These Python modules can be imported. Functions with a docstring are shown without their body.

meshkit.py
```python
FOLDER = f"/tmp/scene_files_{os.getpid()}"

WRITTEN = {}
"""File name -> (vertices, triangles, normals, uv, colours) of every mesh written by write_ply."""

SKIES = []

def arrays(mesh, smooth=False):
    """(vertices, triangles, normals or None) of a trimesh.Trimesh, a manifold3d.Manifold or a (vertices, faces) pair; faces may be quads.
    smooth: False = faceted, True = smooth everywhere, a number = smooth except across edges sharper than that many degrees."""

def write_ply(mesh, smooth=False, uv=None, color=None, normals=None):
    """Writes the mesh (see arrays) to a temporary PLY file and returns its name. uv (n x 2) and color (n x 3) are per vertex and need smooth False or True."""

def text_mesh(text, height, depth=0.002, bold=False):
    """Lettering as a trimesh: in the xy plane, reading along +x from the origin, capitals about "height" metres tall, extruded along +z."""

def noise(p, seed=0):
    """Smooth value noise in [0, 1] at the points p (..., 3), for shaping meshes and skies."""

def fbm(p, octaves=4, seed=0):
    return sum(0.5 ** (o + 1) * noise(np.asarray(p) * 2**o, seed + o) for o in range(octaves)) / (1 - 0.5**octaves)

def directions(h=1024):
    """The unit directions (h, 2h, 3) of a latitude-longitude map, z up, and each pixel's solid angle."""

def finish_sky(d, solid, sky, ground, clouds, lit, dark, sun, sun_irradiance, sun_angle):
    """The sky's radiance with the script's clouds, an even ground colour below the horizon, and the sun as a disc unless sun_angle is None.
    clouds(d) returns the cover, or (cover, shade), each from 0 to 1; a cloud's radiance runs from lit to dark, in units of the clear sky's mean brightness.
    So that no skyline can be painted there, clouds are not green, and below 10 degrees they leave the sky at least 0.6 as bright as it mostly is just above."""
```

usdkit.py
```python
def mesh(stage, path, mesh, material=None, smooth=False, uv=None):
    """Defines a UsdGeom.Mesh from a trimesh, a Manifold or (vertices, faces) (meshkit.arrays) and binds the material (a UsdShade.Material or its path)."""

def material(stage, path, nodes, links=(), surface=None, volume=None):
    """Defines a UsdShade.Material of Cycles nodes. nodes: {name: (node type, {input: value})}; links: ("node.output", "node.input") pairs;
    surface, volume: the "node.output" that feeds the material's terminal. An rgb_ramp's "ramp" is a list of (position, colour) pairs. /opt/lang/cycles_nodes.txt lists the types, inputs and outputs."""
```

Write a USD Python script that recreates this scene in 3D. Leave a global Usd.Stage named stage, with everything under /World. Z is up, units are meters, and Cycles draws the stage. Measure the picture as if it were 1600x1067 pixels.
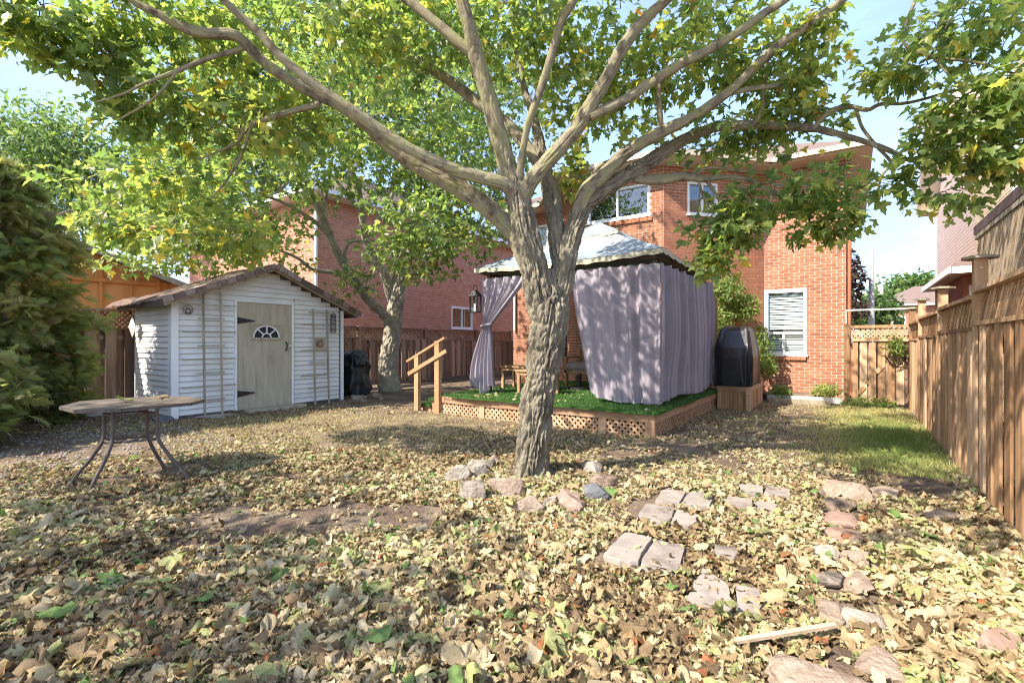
import math, numpy as np, trimesh, usdkit, meshkit
from pxr import Usd, UsdGeom, UsdLux, UsdShade, Gf, Sdf, Vt
from scipy.spatial import cKDTree

stage = Usd.Stage.CreateInMemory()
UsdGeom.SetStageUpAxis(stage, UsdGeom.Tokens.z)
UsdGeom.SetStageMetersPerUnit(stage, 1.0)
UsdGeom.Xform.Define(stage, '/World')
stage.SetDefaultPrim(stage.GetPrimAtPath('/World'))
UsdGeom.Scope.Define(stage, '/World/Looks')

# ------------------------------------------------------------ camera, sky, sun, exposure
FPX, EYE, YAW = 756.0, 1.35, math.atan(530 / 756)
EXPOSURE, SKY, SUN = 2.55, 0.15, 0.52
FW = np.array([-math.sin(YAW), math.cos(YAW), 0.0]); RT = np.array([math.cos(YAW), math.sin(YAW), 0.0]); UP = np.array([0, 0, 1.0])
CAM = np.array([0, 0, EYE])
cam = UsdGeom.Camera.Define(stage, '/World/camera')
cam.CreateHorizontalApertureAttr(36.0); cam.CreateVerticalApertureAttr(24.0)
cam.CreateFocalLengthAttr(36.0 * FPX / 1600)
cam.CreateClippingRangeAttr((0.05, 2000.0)); cam.CreateExposureAttr(EXPOSURE)
cam.AddTransformOp().Set(Gf.Matrix4d(*RT, 0, *UP, 0, *(-FW), 0, *CAM, 1))
LIGHT = np.array([0.38, 0.85, -0.90]); LIGHT /= np.linalg.norm(LIGHT)
TOSUN = -LIGHT
sun = UsdLux.DistantLight.Define(stage, '/World/sun')
sun.CreateNormalizeAttr(True); sun.CreateIntensityAttr(SUN); sun.CreateAngleAttr(0.5); sun.CreateColorAttr(Gf.Vec3f(1.0, 0.92, 0.80))
_r = np.cross(UP, TOSUN); _r /= np.linalg.norm(_r); _u = np.cross(TOSUN, _r)
sun.AddTransformOp().Set(Gf.Matrix4d(*_r, 0, *_u, 0, *TOSUN, 0, 0, 0, 30, 1))
sky = UsdLux.DomeLight.Define(stage, '/World/sky')
sky.GetPrim().SetCustomDataByKey('kind', 'structure')
skym = usdkit.material(stage, '/World/Looks/sky', {
    'sky': ('sky_texture', {'sky_type': 'single_scattering', 'sun_disc': False, 'sun_elevation': math.asin(TOSUN[2]), 'sun_rotation': math.atan2(TOSUN[0], TOSUN[1]), 'altitude': 100.0, 'air_density': 1.0, 'aerosol_density': 1.1, 'ozone_density': 1.5}),
    'tc': ('texture_coordinate', {}),
    'map': ('mapping', {'scale': (1.0, 1.0, 2.6)}),
    'n': ('noise_texture', {'scale': 1.7, 'detail': 7.0, 'roughness': 0.6, 'distortion': 0.4}),
    'r': ('rgb_ramp', {'ramp': [(0.0, (0.45, 0.45, 0.45)), (0.42, (0.55, 0.55, 0.55)), (0.60, (0.80, 0.80, 0.80)), (1.0, (0.9, 0.9, 0.9))]}),
    'mix': ('mix', {'color2': (0.52, 0.68, 1.20)}),
    'bg': ('background_shader', {'strength': SKY})},
    [('tc.generated', 'map.vector'), ('map.vector', 'n.vector'), ('n.fac', 'r.fac'), ('r.color', 'mix.fac'), ('sky.color', 'mix.color1'), ('mix.color', 'bg.color')], surface='bg.background')
UsdShade.MaterialBindingAPI.Apply(sky.GetPrim()).Bind(skym)

# ------------------------------------------------------------ helpers
def ray(px, py): return FW + (px - 800) / FPX * RT + (533.5 - py) / FPX * UP
def at(px, py, d): return CAM + d * ray(px, py)          # a point of the place, seen from the camera, at a distance along the view axis
def gp(px, py, z=0.0):
    r = ray(px, py); return CAM + (z - EYE) / r[2] * r
def depth(p): return (np.asarray(p) - CAM) @ FW
def pix(p):
    q = np.asarray(p, float) - CAM; z = q @ FW
    return 800 + FPX * (q @ RT) / z, 533.5 - FPX * q[..., 2] / z, z
RNG = np.random.default_rng
used = {}
def numbered(parent, name):
    k = (parent, name); used[k] = used.get(k, 0) + 1
    return f'{parent}/{name}' if used[k] == 1 else f'{parent}/{name}_{used[k]-1:03d}'
def tag(p, label=None, cat=None, group=None, kind=None):
    for k, v in (('label', label), ('category', cat), ('group', group), ('kind', kind)):
        if v: p.SetCustomDataByKey(k, v)
    return p
LOC = {}
def thing(name, label, cat, loc=(0, 0, 0), group=None, rz=0):
    x = UsdGeom.Xform.Define(stage, numbered('/World', name))
    x.AddTranslateOp().Set(Gf.Vec3d(*map(float, loc)))
    if rz: x.AddRotateZOp().Set(float(rz))
    LOC[x.GetPath().pathString] = np.asarray(loc, float)
    return tag(x.GetPrim(), label, cat, group)
def put(name, mesh, mat, parent=None, smooth=False, tone=None, kind=None, label=None):
    """One Mesh prim; world coordinates come in, the thing's own base is taken off."""
    base = parent.GetPath().pathString if parent is not None else '/World'
    v, f, n = meshkit.arrays(mesh, smooth)
    root = '/'.join(base.split('/')[:3])
    v = v - LOC.get(root, np.zeros(3))
    path = numbered(base, name)
    m = UsdGeom.Mesh.Define(stage, path)
    m.CreatePointsAttr(Vt.Vec3fArray.FromNumpy(v.astype(np.float32)))
    m.CreateFaceVertexCountsAttr(Vt.IntArray.FromNumpy(np.full(len(f), 3, np.int32)))
    m.CreateFaceVertexIndicesAttr(Vt.IntArray.FromNumpy(f.astype(np.int32).ravel()))
    m.CreateSubdivisionSchemeAttr('none')
    if n is not None:
        m.CreateNormalsAttr(Vt.Vec3fArray.FromNumpy(n.astype(np.float32))); m.SetNormalsInterpolation('vertex')
    if tone is not None:
        UsdGeom.PrimvarsAPI(m).CreatePrimvar('tone', Sdf.ValueTypeNames.FloatArray, 'vertex').Set(Vt.FloatArray.FromNumpy(np.asarray(tone, np.float32)))
    UsdShade.MaterialBindingAPI.Apply(m.GetPrim()).Bind(M[mat] if isinstance(mat, str) else mat)
    return tag(m.GetPrim(), label=label, kind=kind)
def copy_of(src, loc, label, rz=0, group=None, cat=None):
    name = src.GetName()
    x = UsdGeom.Xform.Define(stage, numbered('/World', name))
    x.GetPrim().GetReferences().AddInternalReference(src.GetPath()); x.GetPrim().SetInstanceable(True)
    x.ClearXformOpOrder(); x.AddTranslateOp(opSuffix='at').Set(Gf.Vec3d(*map(float, loc)))
    if rz: x.AddRotateZOp(opSuffix='at').Set(float(rz))
    return tag(x.GetPrim(), label, cat, group)
def scatter(name, protos, idx, pos, rot, scale, mat, parent=None, kind='stuff'):
    """Tens of thousands of small leaves: protos = [(v, f, tone)], rot (n,3,3) with rows = the leaf's own axes."""
    base = parent.GetPath().pathString if parent is not None else '/World'
    root = '/'.join(base.split('/')[:3]); path = numbered(base, name)
    pi = UsdGeom.PointInstancer.Define(stage, path); rel = pi.CreatePrototypesRel()
    for k, (v, f, t) in enumerate(protos):
        v, f, n = meshkit.arrays((v, f), True); m = UsdGeom.Mesh.Define(stage, f'{path}/leaf_shape_{k:03d}')
        m.CreatePointsAttr(Vt.Vec3fArray.FromNumpy(v.astype(np.float32))); m.CreateFaceVertexCountsAttr(Vt.IntArray.FromNumpy(np.full(len(f), 3, np.int32))); m.CreateFaceVertexIndicesAttr(Vt.IntArray.FromNumpy(f.astype(np.int32).ravel()))
        m.CreateNormalsAttr(Vt.Vec3fArray.FromNumpy(n.astype(np.float32))); m.SetNormalsInterpolation('vertex'); m.CreateSubdivisionSchemeAttr('none')
        UsdGeom.PrimvarsAPI(m).CreatePrimvar('tone', Sdf.ValueTypeNames.FloatArray, 'vertex').Set(Vt.FloatArray.FromNumpy(np.full(len(v), t, np.float32)))
        UsdShade.MaterialBindingAPI.Apply(m.GetPrim()).Bind(M[mat]); rel.AddTarget(m.GetPath())
    from scipy.spatial.transform import Rotation
    q = Rotation.from_matrix(np.transpose(rot, (0, 2, 1))).as_quat()
    pi.CreateProtoIndicesAttr(Vt.IntArray.FromNumpy(np.asarray(idx, np.int32)))
    pi.CreatePositionsAttr(Vt.Vec3fArray.FromNumpy((np.asarray(pos) - LOC.get(root, np.zeros(3))).astype(np.float32)))
    pi.CreateScalesAttr(Vt.Vec3fArray.FromNumpy(np.repeat(np.asarray(scale)[:, None], 3, 1).astype(np.float32)))
    pi.CreateOrientationsAttr(Vt.QuathArray([Gf.Quath(float(d), float(a), float(b), float(c)) for a, b, c, d in q]))
    return tag(pi.GetPrim(), kind=kind)
class MB:
    def __init__(s): s.v, s.f, s.t, s.n = [], [], [], 0
    def add(s, v, f, tone=None):
        v = np.asarray(v, float); f = np.asarray(f, int)
        if f.shape[1] == 4: f = np.vstack([f[:, [0, 1, 2]], f[:, [0, 2, 3]]])
        s.v.append(v); s.f.append(f + s.n); s.n += len(v)
        s.t.append(np.full(len(v), 0.5) if tone is None else np.broadcast_to(tone, len(v)))
        return s
    def mesh(s, m): return s.add(m.vertices, m.faces)
    def box(s, lo, hi, tone=None):
        lo, hi = np.minimum(lo, hi), np.maximum(lo, hi)
        return s.obox((lo + hi) / 2, np.eye(3), (hi - lo) / 2, tone)
    def obox(s, c, axes, half, tone=None, bevel=0):
        k = np.array([[-1, -1, -1], [1, -1, -1], [1, 1, -1], [-1, 1, -1], [-1, -1, 1], [1, -1, 1], [1, 1, 1], [-1, 1, 1]], float)
        return s.add(np.asarray(c) + (k * half) @ np.asarray(axes), BOXF, tone)
    def bar(s, a, b, w, h, up=(0, 0, 1), tone=None):
        a, b = np.asarray(a, float), np.asarray(b, float); d = b - a; L = np.linalg.norm(d); d /= L
        side = np.cross(d, up); side /= np.linalg.norm(side); u = np.cross(side, d)
        return s.obox((a + b) / 2, [d, side, u], [L / 2, w / 2, h / 2], tone)
    def prism(s, poly, z0, z1):     # poly (n,2) counter-clockwise in xy
        n = len(poly); p = np.asarray(poly, float)
        v = np.vstack([np.c_[p, np.full(n, z0)], np.c_[p, np.full(n, z1)]])
        f = [[0, i + 1, i] for i in range(1, n - 1)] + [[n, n + i, n + i + 1] for i in range(1, n - 1)]
        for i in range(n):
            j = (i + 1) % n; f += [[i, j, n + j], [i, n + j, n + i]]
        return s.add(v, f)
    def tube(s, pts, rad, sides=8, cap=True, tone=None):
        v, f = tube(pts, rad, sides, cap); return s.add(v, f, tone)
    def get(s): return np.vstack(s.v), np.vstack(s.f)
    def tone(s): return np.concatenate(s.t)
    def put(s, name, mat, parent=None, smooth=False, kind=None, label=None, tones=False):
        if not s.v: return None
        return put(name, s.get(), mat, parent, smooth, s.tone() if tones else None, kind, label)
BOXF = np.array([[0, 3, 2, 1], [4, 5, 6, 7], [0, 1, 5, 4], [1, 2, 6, 5], [2, 3, 7, 6], [3, 0, 4, 7]])
def spline(pts, step):
    p = np.asarray(pts, float); q = np.vstack([2 * p[0] - p[1], p, 2 * p[-1] - p[-2]]); out = []
    for i in range(len(p) - 1):
        a, b, c, d = q[i:i + 4]; n = max(2, int(np.linalg.norm(c[:3] - b[:3]) / step) + 1)
        t = np.linspace(0, 1, n, endpoint=False)[:, None]
        out.append(0.5 * (2 * b + (c - a) * t + (2 * a - 5 * b + 4 * c - d) * t ** 2 + (3 * b - a - 3 * c + d) * t ** 3))
    return np.vstack(out + [p[-1:]])
def frames(p):
    t = np.gradient(p, axis=0); t /= np.linalg.norm(t, axis=1, keepdims=True) + 1e-12
    a = np.zeros_like(t); u = np.array([0, 0, 1.0]) if abs(t[0, 2]) < 0.9 else np.array([1.0, 0, 0])
    for i in range(len(t)):
        u = u - (u @ t[i]) * t[i]; u /= np.linalg.norm(u) + 1e-12; a[i] = u
    return t, a, np.cross(t, a)
def tube(pts, rad, sides=8, cap=True):
    p = np.asarray(pts, float); n = len(p); t, a, b = frames(p); r = np.broadcast_to(rad, (n,))
    an = np.arange(sides) * 2 * np.pi / sides
    v = (p[:, None] + r[:, None, None] * (np.cos(an)[None, :, None] * a[:, None] + np.sin(an)[None, :, None] * b[:, None])).reshape(-1, 3)
    i, j = np.meshgrid(np.arange(n - 1), np.arange(sides), indexing='ij'); k = (j + 1) % sides
    q = np.stack([i * sides + j, i * sides + k, (i + 1) * sides + k, (i + 1) * sides + j], -1).reshape(-1, 4)
    f = np.vstack([q[:, [0, 1, 2]], q[:, [0, 2, 3]]])
    if cap:
        v = np.vstack([v, p[0], p[-1]]); j = np.arange(sides); k = (j + 1) % sides
        f = np.vstack([f, np.c_[k, j, np.full(sides, n * sides)], np.c_[(n - 1) * sides + j, (n - 1) * sides + k, np.full(sides, n * sides + 1)]])
    return v, f
def bark_limb(ctrl, step, sides, amp, seed, ridge=9.0, flare=0.0):
    """ctrl rows: x y z radius. A limb with ridged, furrowed bark as real relief."""
    c = spline(ctrl, step); p, r = c[:, :3], np.maximum(c[:, 3], 0.004); n = len(p)
    t, a, b = frames(p); s = np.r_[0, np.cumsum(np.linalg.norm(np.diff(p, axis=0), axis=1))]
    an = np.arange(sides) * 2 * np.pi / sides
    S, A = np.meshgrid(s, an, indexing='ij'); R = np.broadcast_to(r[:, None], S.shape)
    w = meshkit.noise(np.stack([np.cos(A) * 1.5, np.sin(A) * 1.5, S * 3], -1), seed + 5) - 0.5
    cx, sx = np.cos(A + w * 0.25), np.sin(A + w * 0.25)
    k = ridge * np.clip(r / 0.15, 0.35, 1.2)[:, None]
    q = np.stack([cx * k * 0.5, sx * k * 0.5, S * 4.4 + 0.2 * w], -1)
    fur = np.exp(-((2 * meshkit.noise(q, seed) - 1) / 0.20) ** 2)
    fur2 = np.exp(-((2 * meshkit.noise(q * np.array([1.8, 1.8, 3.4]) + 9, seed + 9) - 1) / 0.25) ** 2)
    fine = meshkit.noise(q * np.array([4.5, 4.5, 6.0]), seed + 2) - 0.5
    lump = meshkit.fbm(np.stack([cx * 1.3, sx * 1.3, S * 4.0], -1), 3, seed + 3) - 0.5
    fl = flare * np.exp(-S / 0.16) * (0.55 + 0.45 * np.cos(A * 4 + seed))
    rr = R * (1 + 0.16 * lump + fl) - amp * np.minimum(R / 0.1, 1.5) * (1.7 * fur + 0.8 * fur2 - 0.6 * fine - 0.25)
    v = (p[:, None] + rr[..., None] * (np.cos(A)[..., None] * a[:, None] + np.sin(A)[..., None] * b[:, None])).reshape(-1, 3)
    i, j = np.meshgrid(np.arange(n - 1), np.arange(sides), indexing='ij'); kk = (j + 1) % sides
    qd = np.stack([i * sides + j, i * sides + kk, (i + 1) * sides + kk, (i + 1) * sides + j], -1).reshape(-1, 4)
    f = np.vstack([qd[:, [0, 1, 2]], qd[:, [0, 2, 3]]])
    v = np.vstack([v, p[0], p[-1]]); j = np.arange(sides); kk = (j + 1) % sides
    f = np.vstack([f, np.c_[kk, j, np.full(sides, n * sides)], np.c_[(n - 1) * sides + j, (n - 1) * sides + kk, np.full(sides, n * sides + 1)]])
    return v, f
def rock(c, half, seed, rz=0, blocky=0.5, sub=3):
    m = trimesh.creation.icosphere(sub); v = np.array(m.vertices)
    e = np.sign(v) * np.abs(v) ** (1 - blocky * 0.6); v = e
    v = v * (1 + 0.35 * (meshkit.fbm(v * 1.3 + seed * 7.1, 3, seed) - 0.5)[:, None] + 0.10 * (meshkit.noise(v * 6 + seed, seed) - 0.5)[:, None])
    rr_ = RNG(seed + 900)
    if blocky > 0.2:
        for _ in range(9):
            d_ = rr_.normal(0, 1, 3); d_ /= np.linalg.norm(d_); v = v - np.maximum(v @ d_ - rr_.uniform(0.62, 0.85), 0)[:, None] * d_
    v = v * np.asarray(half) * 1.12; a = math.radians(rz); R = np.array([[math.cos(a), math.sin(a), 0], [-math.sin(a), math.cos(a), 0], [0, 0, 1]])
    return v @ R + np.asarray(c), np.array(m.faces)

# ------------------------------------------------------------ materials
M = {}
def mat(name, ramp, scale=6.0, rough=0.8, bump=0.3, bdist=0.01, bscale=None, spec=0.3, stretch=(1, 1, 1), rnd=0.0, island=0.0, metallic=0.0, detail=6.0, transl=None, coat=0.0):
    """Base colour from a noise over position; rnd shifts it per object, island per joined piece."""
    nodes = {'g': ('geometry', {}), 'map': ('mapping', {'scale': stretch}), 'n': ('noise_texture', {'scale': scale, 'detail': detail, 'roughness': 0.62}),
             'r': ('rgb_ramp', {'ramp': ramp}), 'p': ('principled_bsdf', {'roughness': rough, 'specular_ior_level': spec, 'metallic': metallic, 'coat_weight': coat})}
    links = [('g.position', 'map.vector'), ('map.vector', 'n.vector'), ('r.color', 'p.base_color')]
    src = 'n.fac'
    if rnd or island:
        nodes |= {'oi': ('object_info', {}), 'at': ('attribute', {'attribute': 'tone'}), 'a0': ('math', {'math_type': 'multiply', 'value2': 17.3}), 'a': ('math', {'math_type': 'multiply_add', 'value2': 7.31}), 'w': ('white_noise_texture', {'dimensions': '1D'}),
                  'm': ('math', {'math_type': 'multiply_add', 'value2': rnd + island}), 's': ('math', {'math_type': 'subtract', 'value2': (rnd + island) / 2, 'use_clamp': True})}
        links += [('oi.random', 'a.value1'), ('at.fac', 'a0.value1'), ('a0.value', 'a.value3'), ('a.value', 'w.w'), ('w.value', 'm.value1'), ('n.fac', 'm.value3'), ('m.value', 's.value1')]
        src = 's.value'
    links.append((src, 'r.fac'))
    if bump:
        nodes |= {'n2': ('noise_texture', {'scale': bscale or scale * 4, 'detail': 5.0, 'roughness': 0.6}), 'b': ('bump', {'strength': bump, 'distance': bdist})}
        links += [('map.vector', 'n2.vector'), ('n2.fac', 'b.height'), ('b.normal', 'p.normal')]
    M[name] = usdkit.material(stage, '/World/Looks/' + name, nodes, links, surface='p.BSDF')
def flat_ramp(c, d=0.25): c = np.array(c); return [(0.2, tuple(c * (1 - d))), (0.8, tuple(np.minimum(c * (1 + d), 0.95)))]
def tone_mat(name, ramp, transl=0.0, tcol=1.6, rough=0.55, spec=0.25, jitter=0.12, nscale=60.0, wrinkle=0.0):
    """Leaf-like: colour along a ramp by the mesh's own 'tone', light passes through."""
    nodes = {'at': ('attribute', {'attribute': 'tone'}), 'g': ('geometry', {}), 'n': ('noise_texture', {'scale': nscale, 'detail': 3.0}),
             'm': ('math', {'math_type': 'multiply_add', 'value2': jitter}), 's': ('math', {'math_type': 'subtract', 'value2': jitter / 2, 'use_clamp': True}),
             'r': ('rgb_ramp', {'ramp': ramp}), 'p': ('principled_bsdf', {'roughness': rough, 'specular_ior_level': spec})}
    links = [('g.position', 'n.vector'), ('n.fac', 'm.value1'), ('at.fac', 'm.value3'), ('m.value', 's.value1'), ('s.value', 'r.fac'), ('r.color', 'p.base_color')]
    if wrinkle:
        nodes |= {'n2': ('noise_texture', {'scale': 130.0, 'detail': 3.0}), 'b': ('bump', {'strength': wrinkle, 'distance': 0.006})}; links += [('g.position', 'n2.vector'), ('n2.fac', 'b.height'), ('b.normal', 'p.normal')]
    out = 'p.BSDF'
    if transl:
        nodes |= {'t': ('translucent_bsdf', {}), 'mx': ('mix_closure', {'fac': transl}), 'tc': ('mix', {'mix_type': 'multiply', 'fac': 1.0, 'color2': (tcol, tcol, tcol * 0.68)})}
        links += [('r.color', 'tc.color1'), ('tc.color', 't.color'), ('p.BSDF', 'mx.closure1'), ('t.BSDF', 'mx.closure2')]; out = 'mx.closure'
    M[name] = usdkit.material(stage, '/World/Looks/' + name, nodes, links, surface=out)

mat('soil', [(0.25, (0.075, 0.052, 0.040)), (0.45, (0.15, 0.108, 0.080)), (0.6, (0.22, 0.168, 0.118)), (0.8, (0.31, 0.25, 0.165))], 2.2, 0.95, 0.9, 0.03, 38, 0.1)
mat('bark', [(0.25, (0.09, 0.075, 0.055)), (0.42, (0.165, 0.142, 0.105)), (0.56, (0.245, 0.215, 0.155)), (0.72, (0.22, 0.205, 0.12))], 7, 0.92, 1.0, 0.02, 60, 0.12, (1, 1, 0.5))
mat('bark_limb', [(0.28, (0.07, 0.056, 0.040)), (0.40, (0.15, 0.125, 0.085)), (0.50, (0.235, 0.205, 0.14)), (0.60, (0.25, 0.235, 0.12)), (0.72, (0.14, 0.125, 0.07))], 9.0, 0.9, 0.7, 0.006, 90, 0.15, (1, 1, 0.7))
mat('bark_pale', [(0.25, (0.16, 0.14, 0.11)), (0.45, (0.28, 0.245, 0.19)), (0.6, (0.38, 0.34, 0.26)), (0.75, (0.30, 0.30, 0.17))], 5.0, 0.9, 0.6, 0.006, 60, 0.15)
mat('twig', flat_ramp((0.13, 0.105, 0.085)), 8, 0.9, 0.3)
mat('brick_red', [(0.05, (0.14, 0.055, 0.040)), (0.25, (0.26, 0.102, 0.060)), (0.55, (0.35, 0.148, 0.082)), (0.9, (0.44, 0.21, 0.125))], 3, 0.85, 0.6, 0.006, 90, 0.15, rnd=0.26, island=0.0)
mat('brick_far_red', [(0.15, (0.32, 0.13, 0.088)), (0.5, (0.50, 0.225, 0.15)), (0.85, (0.58, 0.31, 0.22))], 5, 0.85, 0.5, 0.006, 90, 0.15, rnd=0.28, island=0.0)
mat('brick_buff', [(0.15, (0.42, 0.32, 0.22)), (0.5, (0.56, 0.44, 0.31)), (0.85, (0.66, 0.55, 0.41))], 5, 0.85, 0.5, 0.006, 90, 0.15, rnd=0.28, island=0.0)
mat('mortar', flat_ramp((0.60, 0.52, 0.44), 0.12), 14, 0.95, 0.5, 0.004, 120)
mat('white_trim', flat_ramp((0.72, 0.72, 0.70), 0.06), 3, 0.45, 0.1)
mat('vinyl', [(0.2, (0.58, 0.56, 0.53)), (0.5, (0.70, 0.69, 0.66)), (0.8, (0.76, 0.75, 0.72))], 2.2, 0.5, 0.25, 0.004, 40, 0.4, (1, 1, 2), rnd=0.15)
mat('beige_metal', flat_ramp((0.55, 0.45, 0.34), 0.08), 3, 0.5, 0.1)
mat('pink_siding', flat_ramp((0.58, 0.43, 0.36), 0.08), 3, 0.6, 0.15, rnd=0.1)
mat('fence_wood', [(0.2, (0.20, 0.115, 0.06)), (0.45, (0.36, 0.215, 0.115)), (0.62, (0.45, 0.285, 0.165)), (0.85, (0.52, 0.365, 0.235))], 9, 0.85, 0.6, 0.006, 30, 0.15, (2.2, 2.2, 0.18), rnd=0.35, island=0.3)
mat('fence_dark', [(0.2, (0.14, 0.09, 0.06)), (0.5, (0.25, 0.165, 0.115)), (0.85, (0.36, 0.26, 0.185))], 9, 0.85, 0.6, 0.006, 30, 0.15, (2.2, 2.2, 0.18), rnd=0.35, island=0.3)
mat('deck_wood', [(0.2, (0.26, 0.15, 0.085)), (0.5, (0.40, 0.25, 0.15)), (0.85, (0.50, 0.34, 0.22))], 7, 0.8, 0.5, 0.005, 40, 0.2, (0.5, 0.5, 2.2), rnd=0.25, island=0.2)
mat('new_wood', [(0.2, (0.24, 0.13, 0.065)), (0.5, (0.36, 0.21, 0.11)), (0.85, (0.44, 0.28, 0.165))], 7, 0.7, 0.3, 0.004, 40, 0.25, (0.6, 0.6, 0.6), rnd=0.15)
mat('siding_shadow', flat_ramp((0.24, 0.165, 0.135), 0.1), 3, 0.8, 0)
mat('garage_ply', [(0.2, (0.42, 0.15, 0.04)), (0.5, (0.58, 0.235, 0.07)), (0.85, (0.68, 0.33, 0.12))], 4, 0.75, 0.3, 0.004, 40, 0.2, (1, 1, 0.4), rnd=0.3)
mat('door_wood', [(0.2, (0.20, 0.165, 0.11)), (0.42, (0.37, 0.325, 0.235)), (0.65, (0.44, 0.39, 0.285)), (0.9, (0.49, 0.44, 0.33))], 6, 0.75, 0.4, 0.004, 30, 0.2, (2.0, 2.0, 0.25))
mat('screen_wood', [(0.2, (0.26, 0.19, 0.12)), (0.5, (0.42, 0.325, 0.22)), (0.85, (0.52, 0.43, 0.31))], 8, 0.85, 0.5, 0.004, 40, 0.15, island=0.3)
mat('grey_wood', [(0.2, (0.20, 0.17, 0.115)), (0.5, (0.32, 0.28, 0.20)), (0.85, (0.42, 0.38, 0.29))], 8, 0.85, 0.5, 0.004, 40, 0.15, (1.5, 1.5, 0.4), rnd=0.2, island=0.2)
mat('table_top', [(0.25, (0.045, 0.033, 0.026)), (0.5, (0.105, 0.080, 0.062)), (0.75, (0.19, 0.155, 0.12))], 6, 0.6, 0.3, 0.003, 60, 0.4)
mat('shingle', [(0.2, (0.11, 0.078, 0.066)), (0.5, (0.20, 0.14, 0.115)), (0.85, (0.31, 0.235, 0.20))], 9, 0.9, 0.7, 0.006, 160, 0.1, rnd=0.45, island=0.3)
mat('roof_brown', flat_ramp((0.17, 0.12, 0.10), 0.3), 9, 0.9, 0.5, 0.006, 120)
mat('felt', flat_ramp((0.13, 0.11, 0.10), 0.4), 9, 0.8, 0.5, 0.01, 30)
mat('black_iron', flat_ramp((0.018, 0.017, 0.017), 0.3), 20, 0.5, 0.3, 0.003, 80, 0.4)
mat('dark_metal', [(0.3, (0.045, 0.034, 0.028)), (0.6, (0.085, 0.062, 0.05)), (0.8, (0.18, 0.09, 0.05))], 14, 0.5, 0.3, 0.002, 80, 0.5)
mat('tarp', flat_ramp((0.016, 0.016, 0.018), 0.3), 6, 0.38, 0.35, 0.015, 18, 0.5)
mat('bag', flat_ramp((0.020, 0.026, 0.024), 0.3), 6, 0.2, 0.7, 0.04, 11, 0.7)
mat('curtain', [(0.3, (0.25, 0.22, 0.25)), (0.7, (0.31, 0.275, 0.312))], 2.0, 0.75, 0.25, 0.006, 7, 0.25)
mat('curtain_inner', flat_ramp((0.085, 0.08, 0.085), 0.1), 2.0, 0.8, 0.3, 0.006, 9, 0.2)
mat('canvas', [(0.3, (0.155, 0.178, 0.19)), (0.5, (0.21, 0.235, 0.25)), (0.75, (0.27, 0.29, 0.30))], 3.0, 0.75, 0.25, 0.01, 12, 0.25)
mat('canvas_trim', flat_ramp((0.40, 0.37, 0.27), 0.2), 6, 0.85, 0.3)
mat('turf_base', flat_ramp((0.035, 0.10, 0.018), 0.4), 12, 0.95, 0.8, 0.02, 60, 0.1)
mat('stone_pale', [(0.28, (0.12, 0.10, 0.08)), (0.42, (0.25, 0.21, 0.17)), (0.55, (0.35, 0.30, 0.25)), (0.8, (0.42, 0.37, 0.32))], 11, 0.9, 1.0, 0.02, 40, 0.15, rnd=0.3)
mat('stone_tan', [(0.28, (0.10, 0.072, 0.055)), (0.42, (0.21, 0.155, 0.118)), (0.55, (0.30, 0.225, 0.17)), (0.8, (0.36, 0.29, 0.23))], 11, 0.9, 1.0, 0.02, 40, 0.15, rnd=0.3)
mat('stone_red', [(0.25, (0.13, 0.082, 0.064)), (0.45, (0.25, 0.165, 0.128)), (0.8, (0.34, 0.25, 0.205))], 7, 0.9, 0.7, 0.012, 30, 0.15, rnd=0.3)
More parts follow.
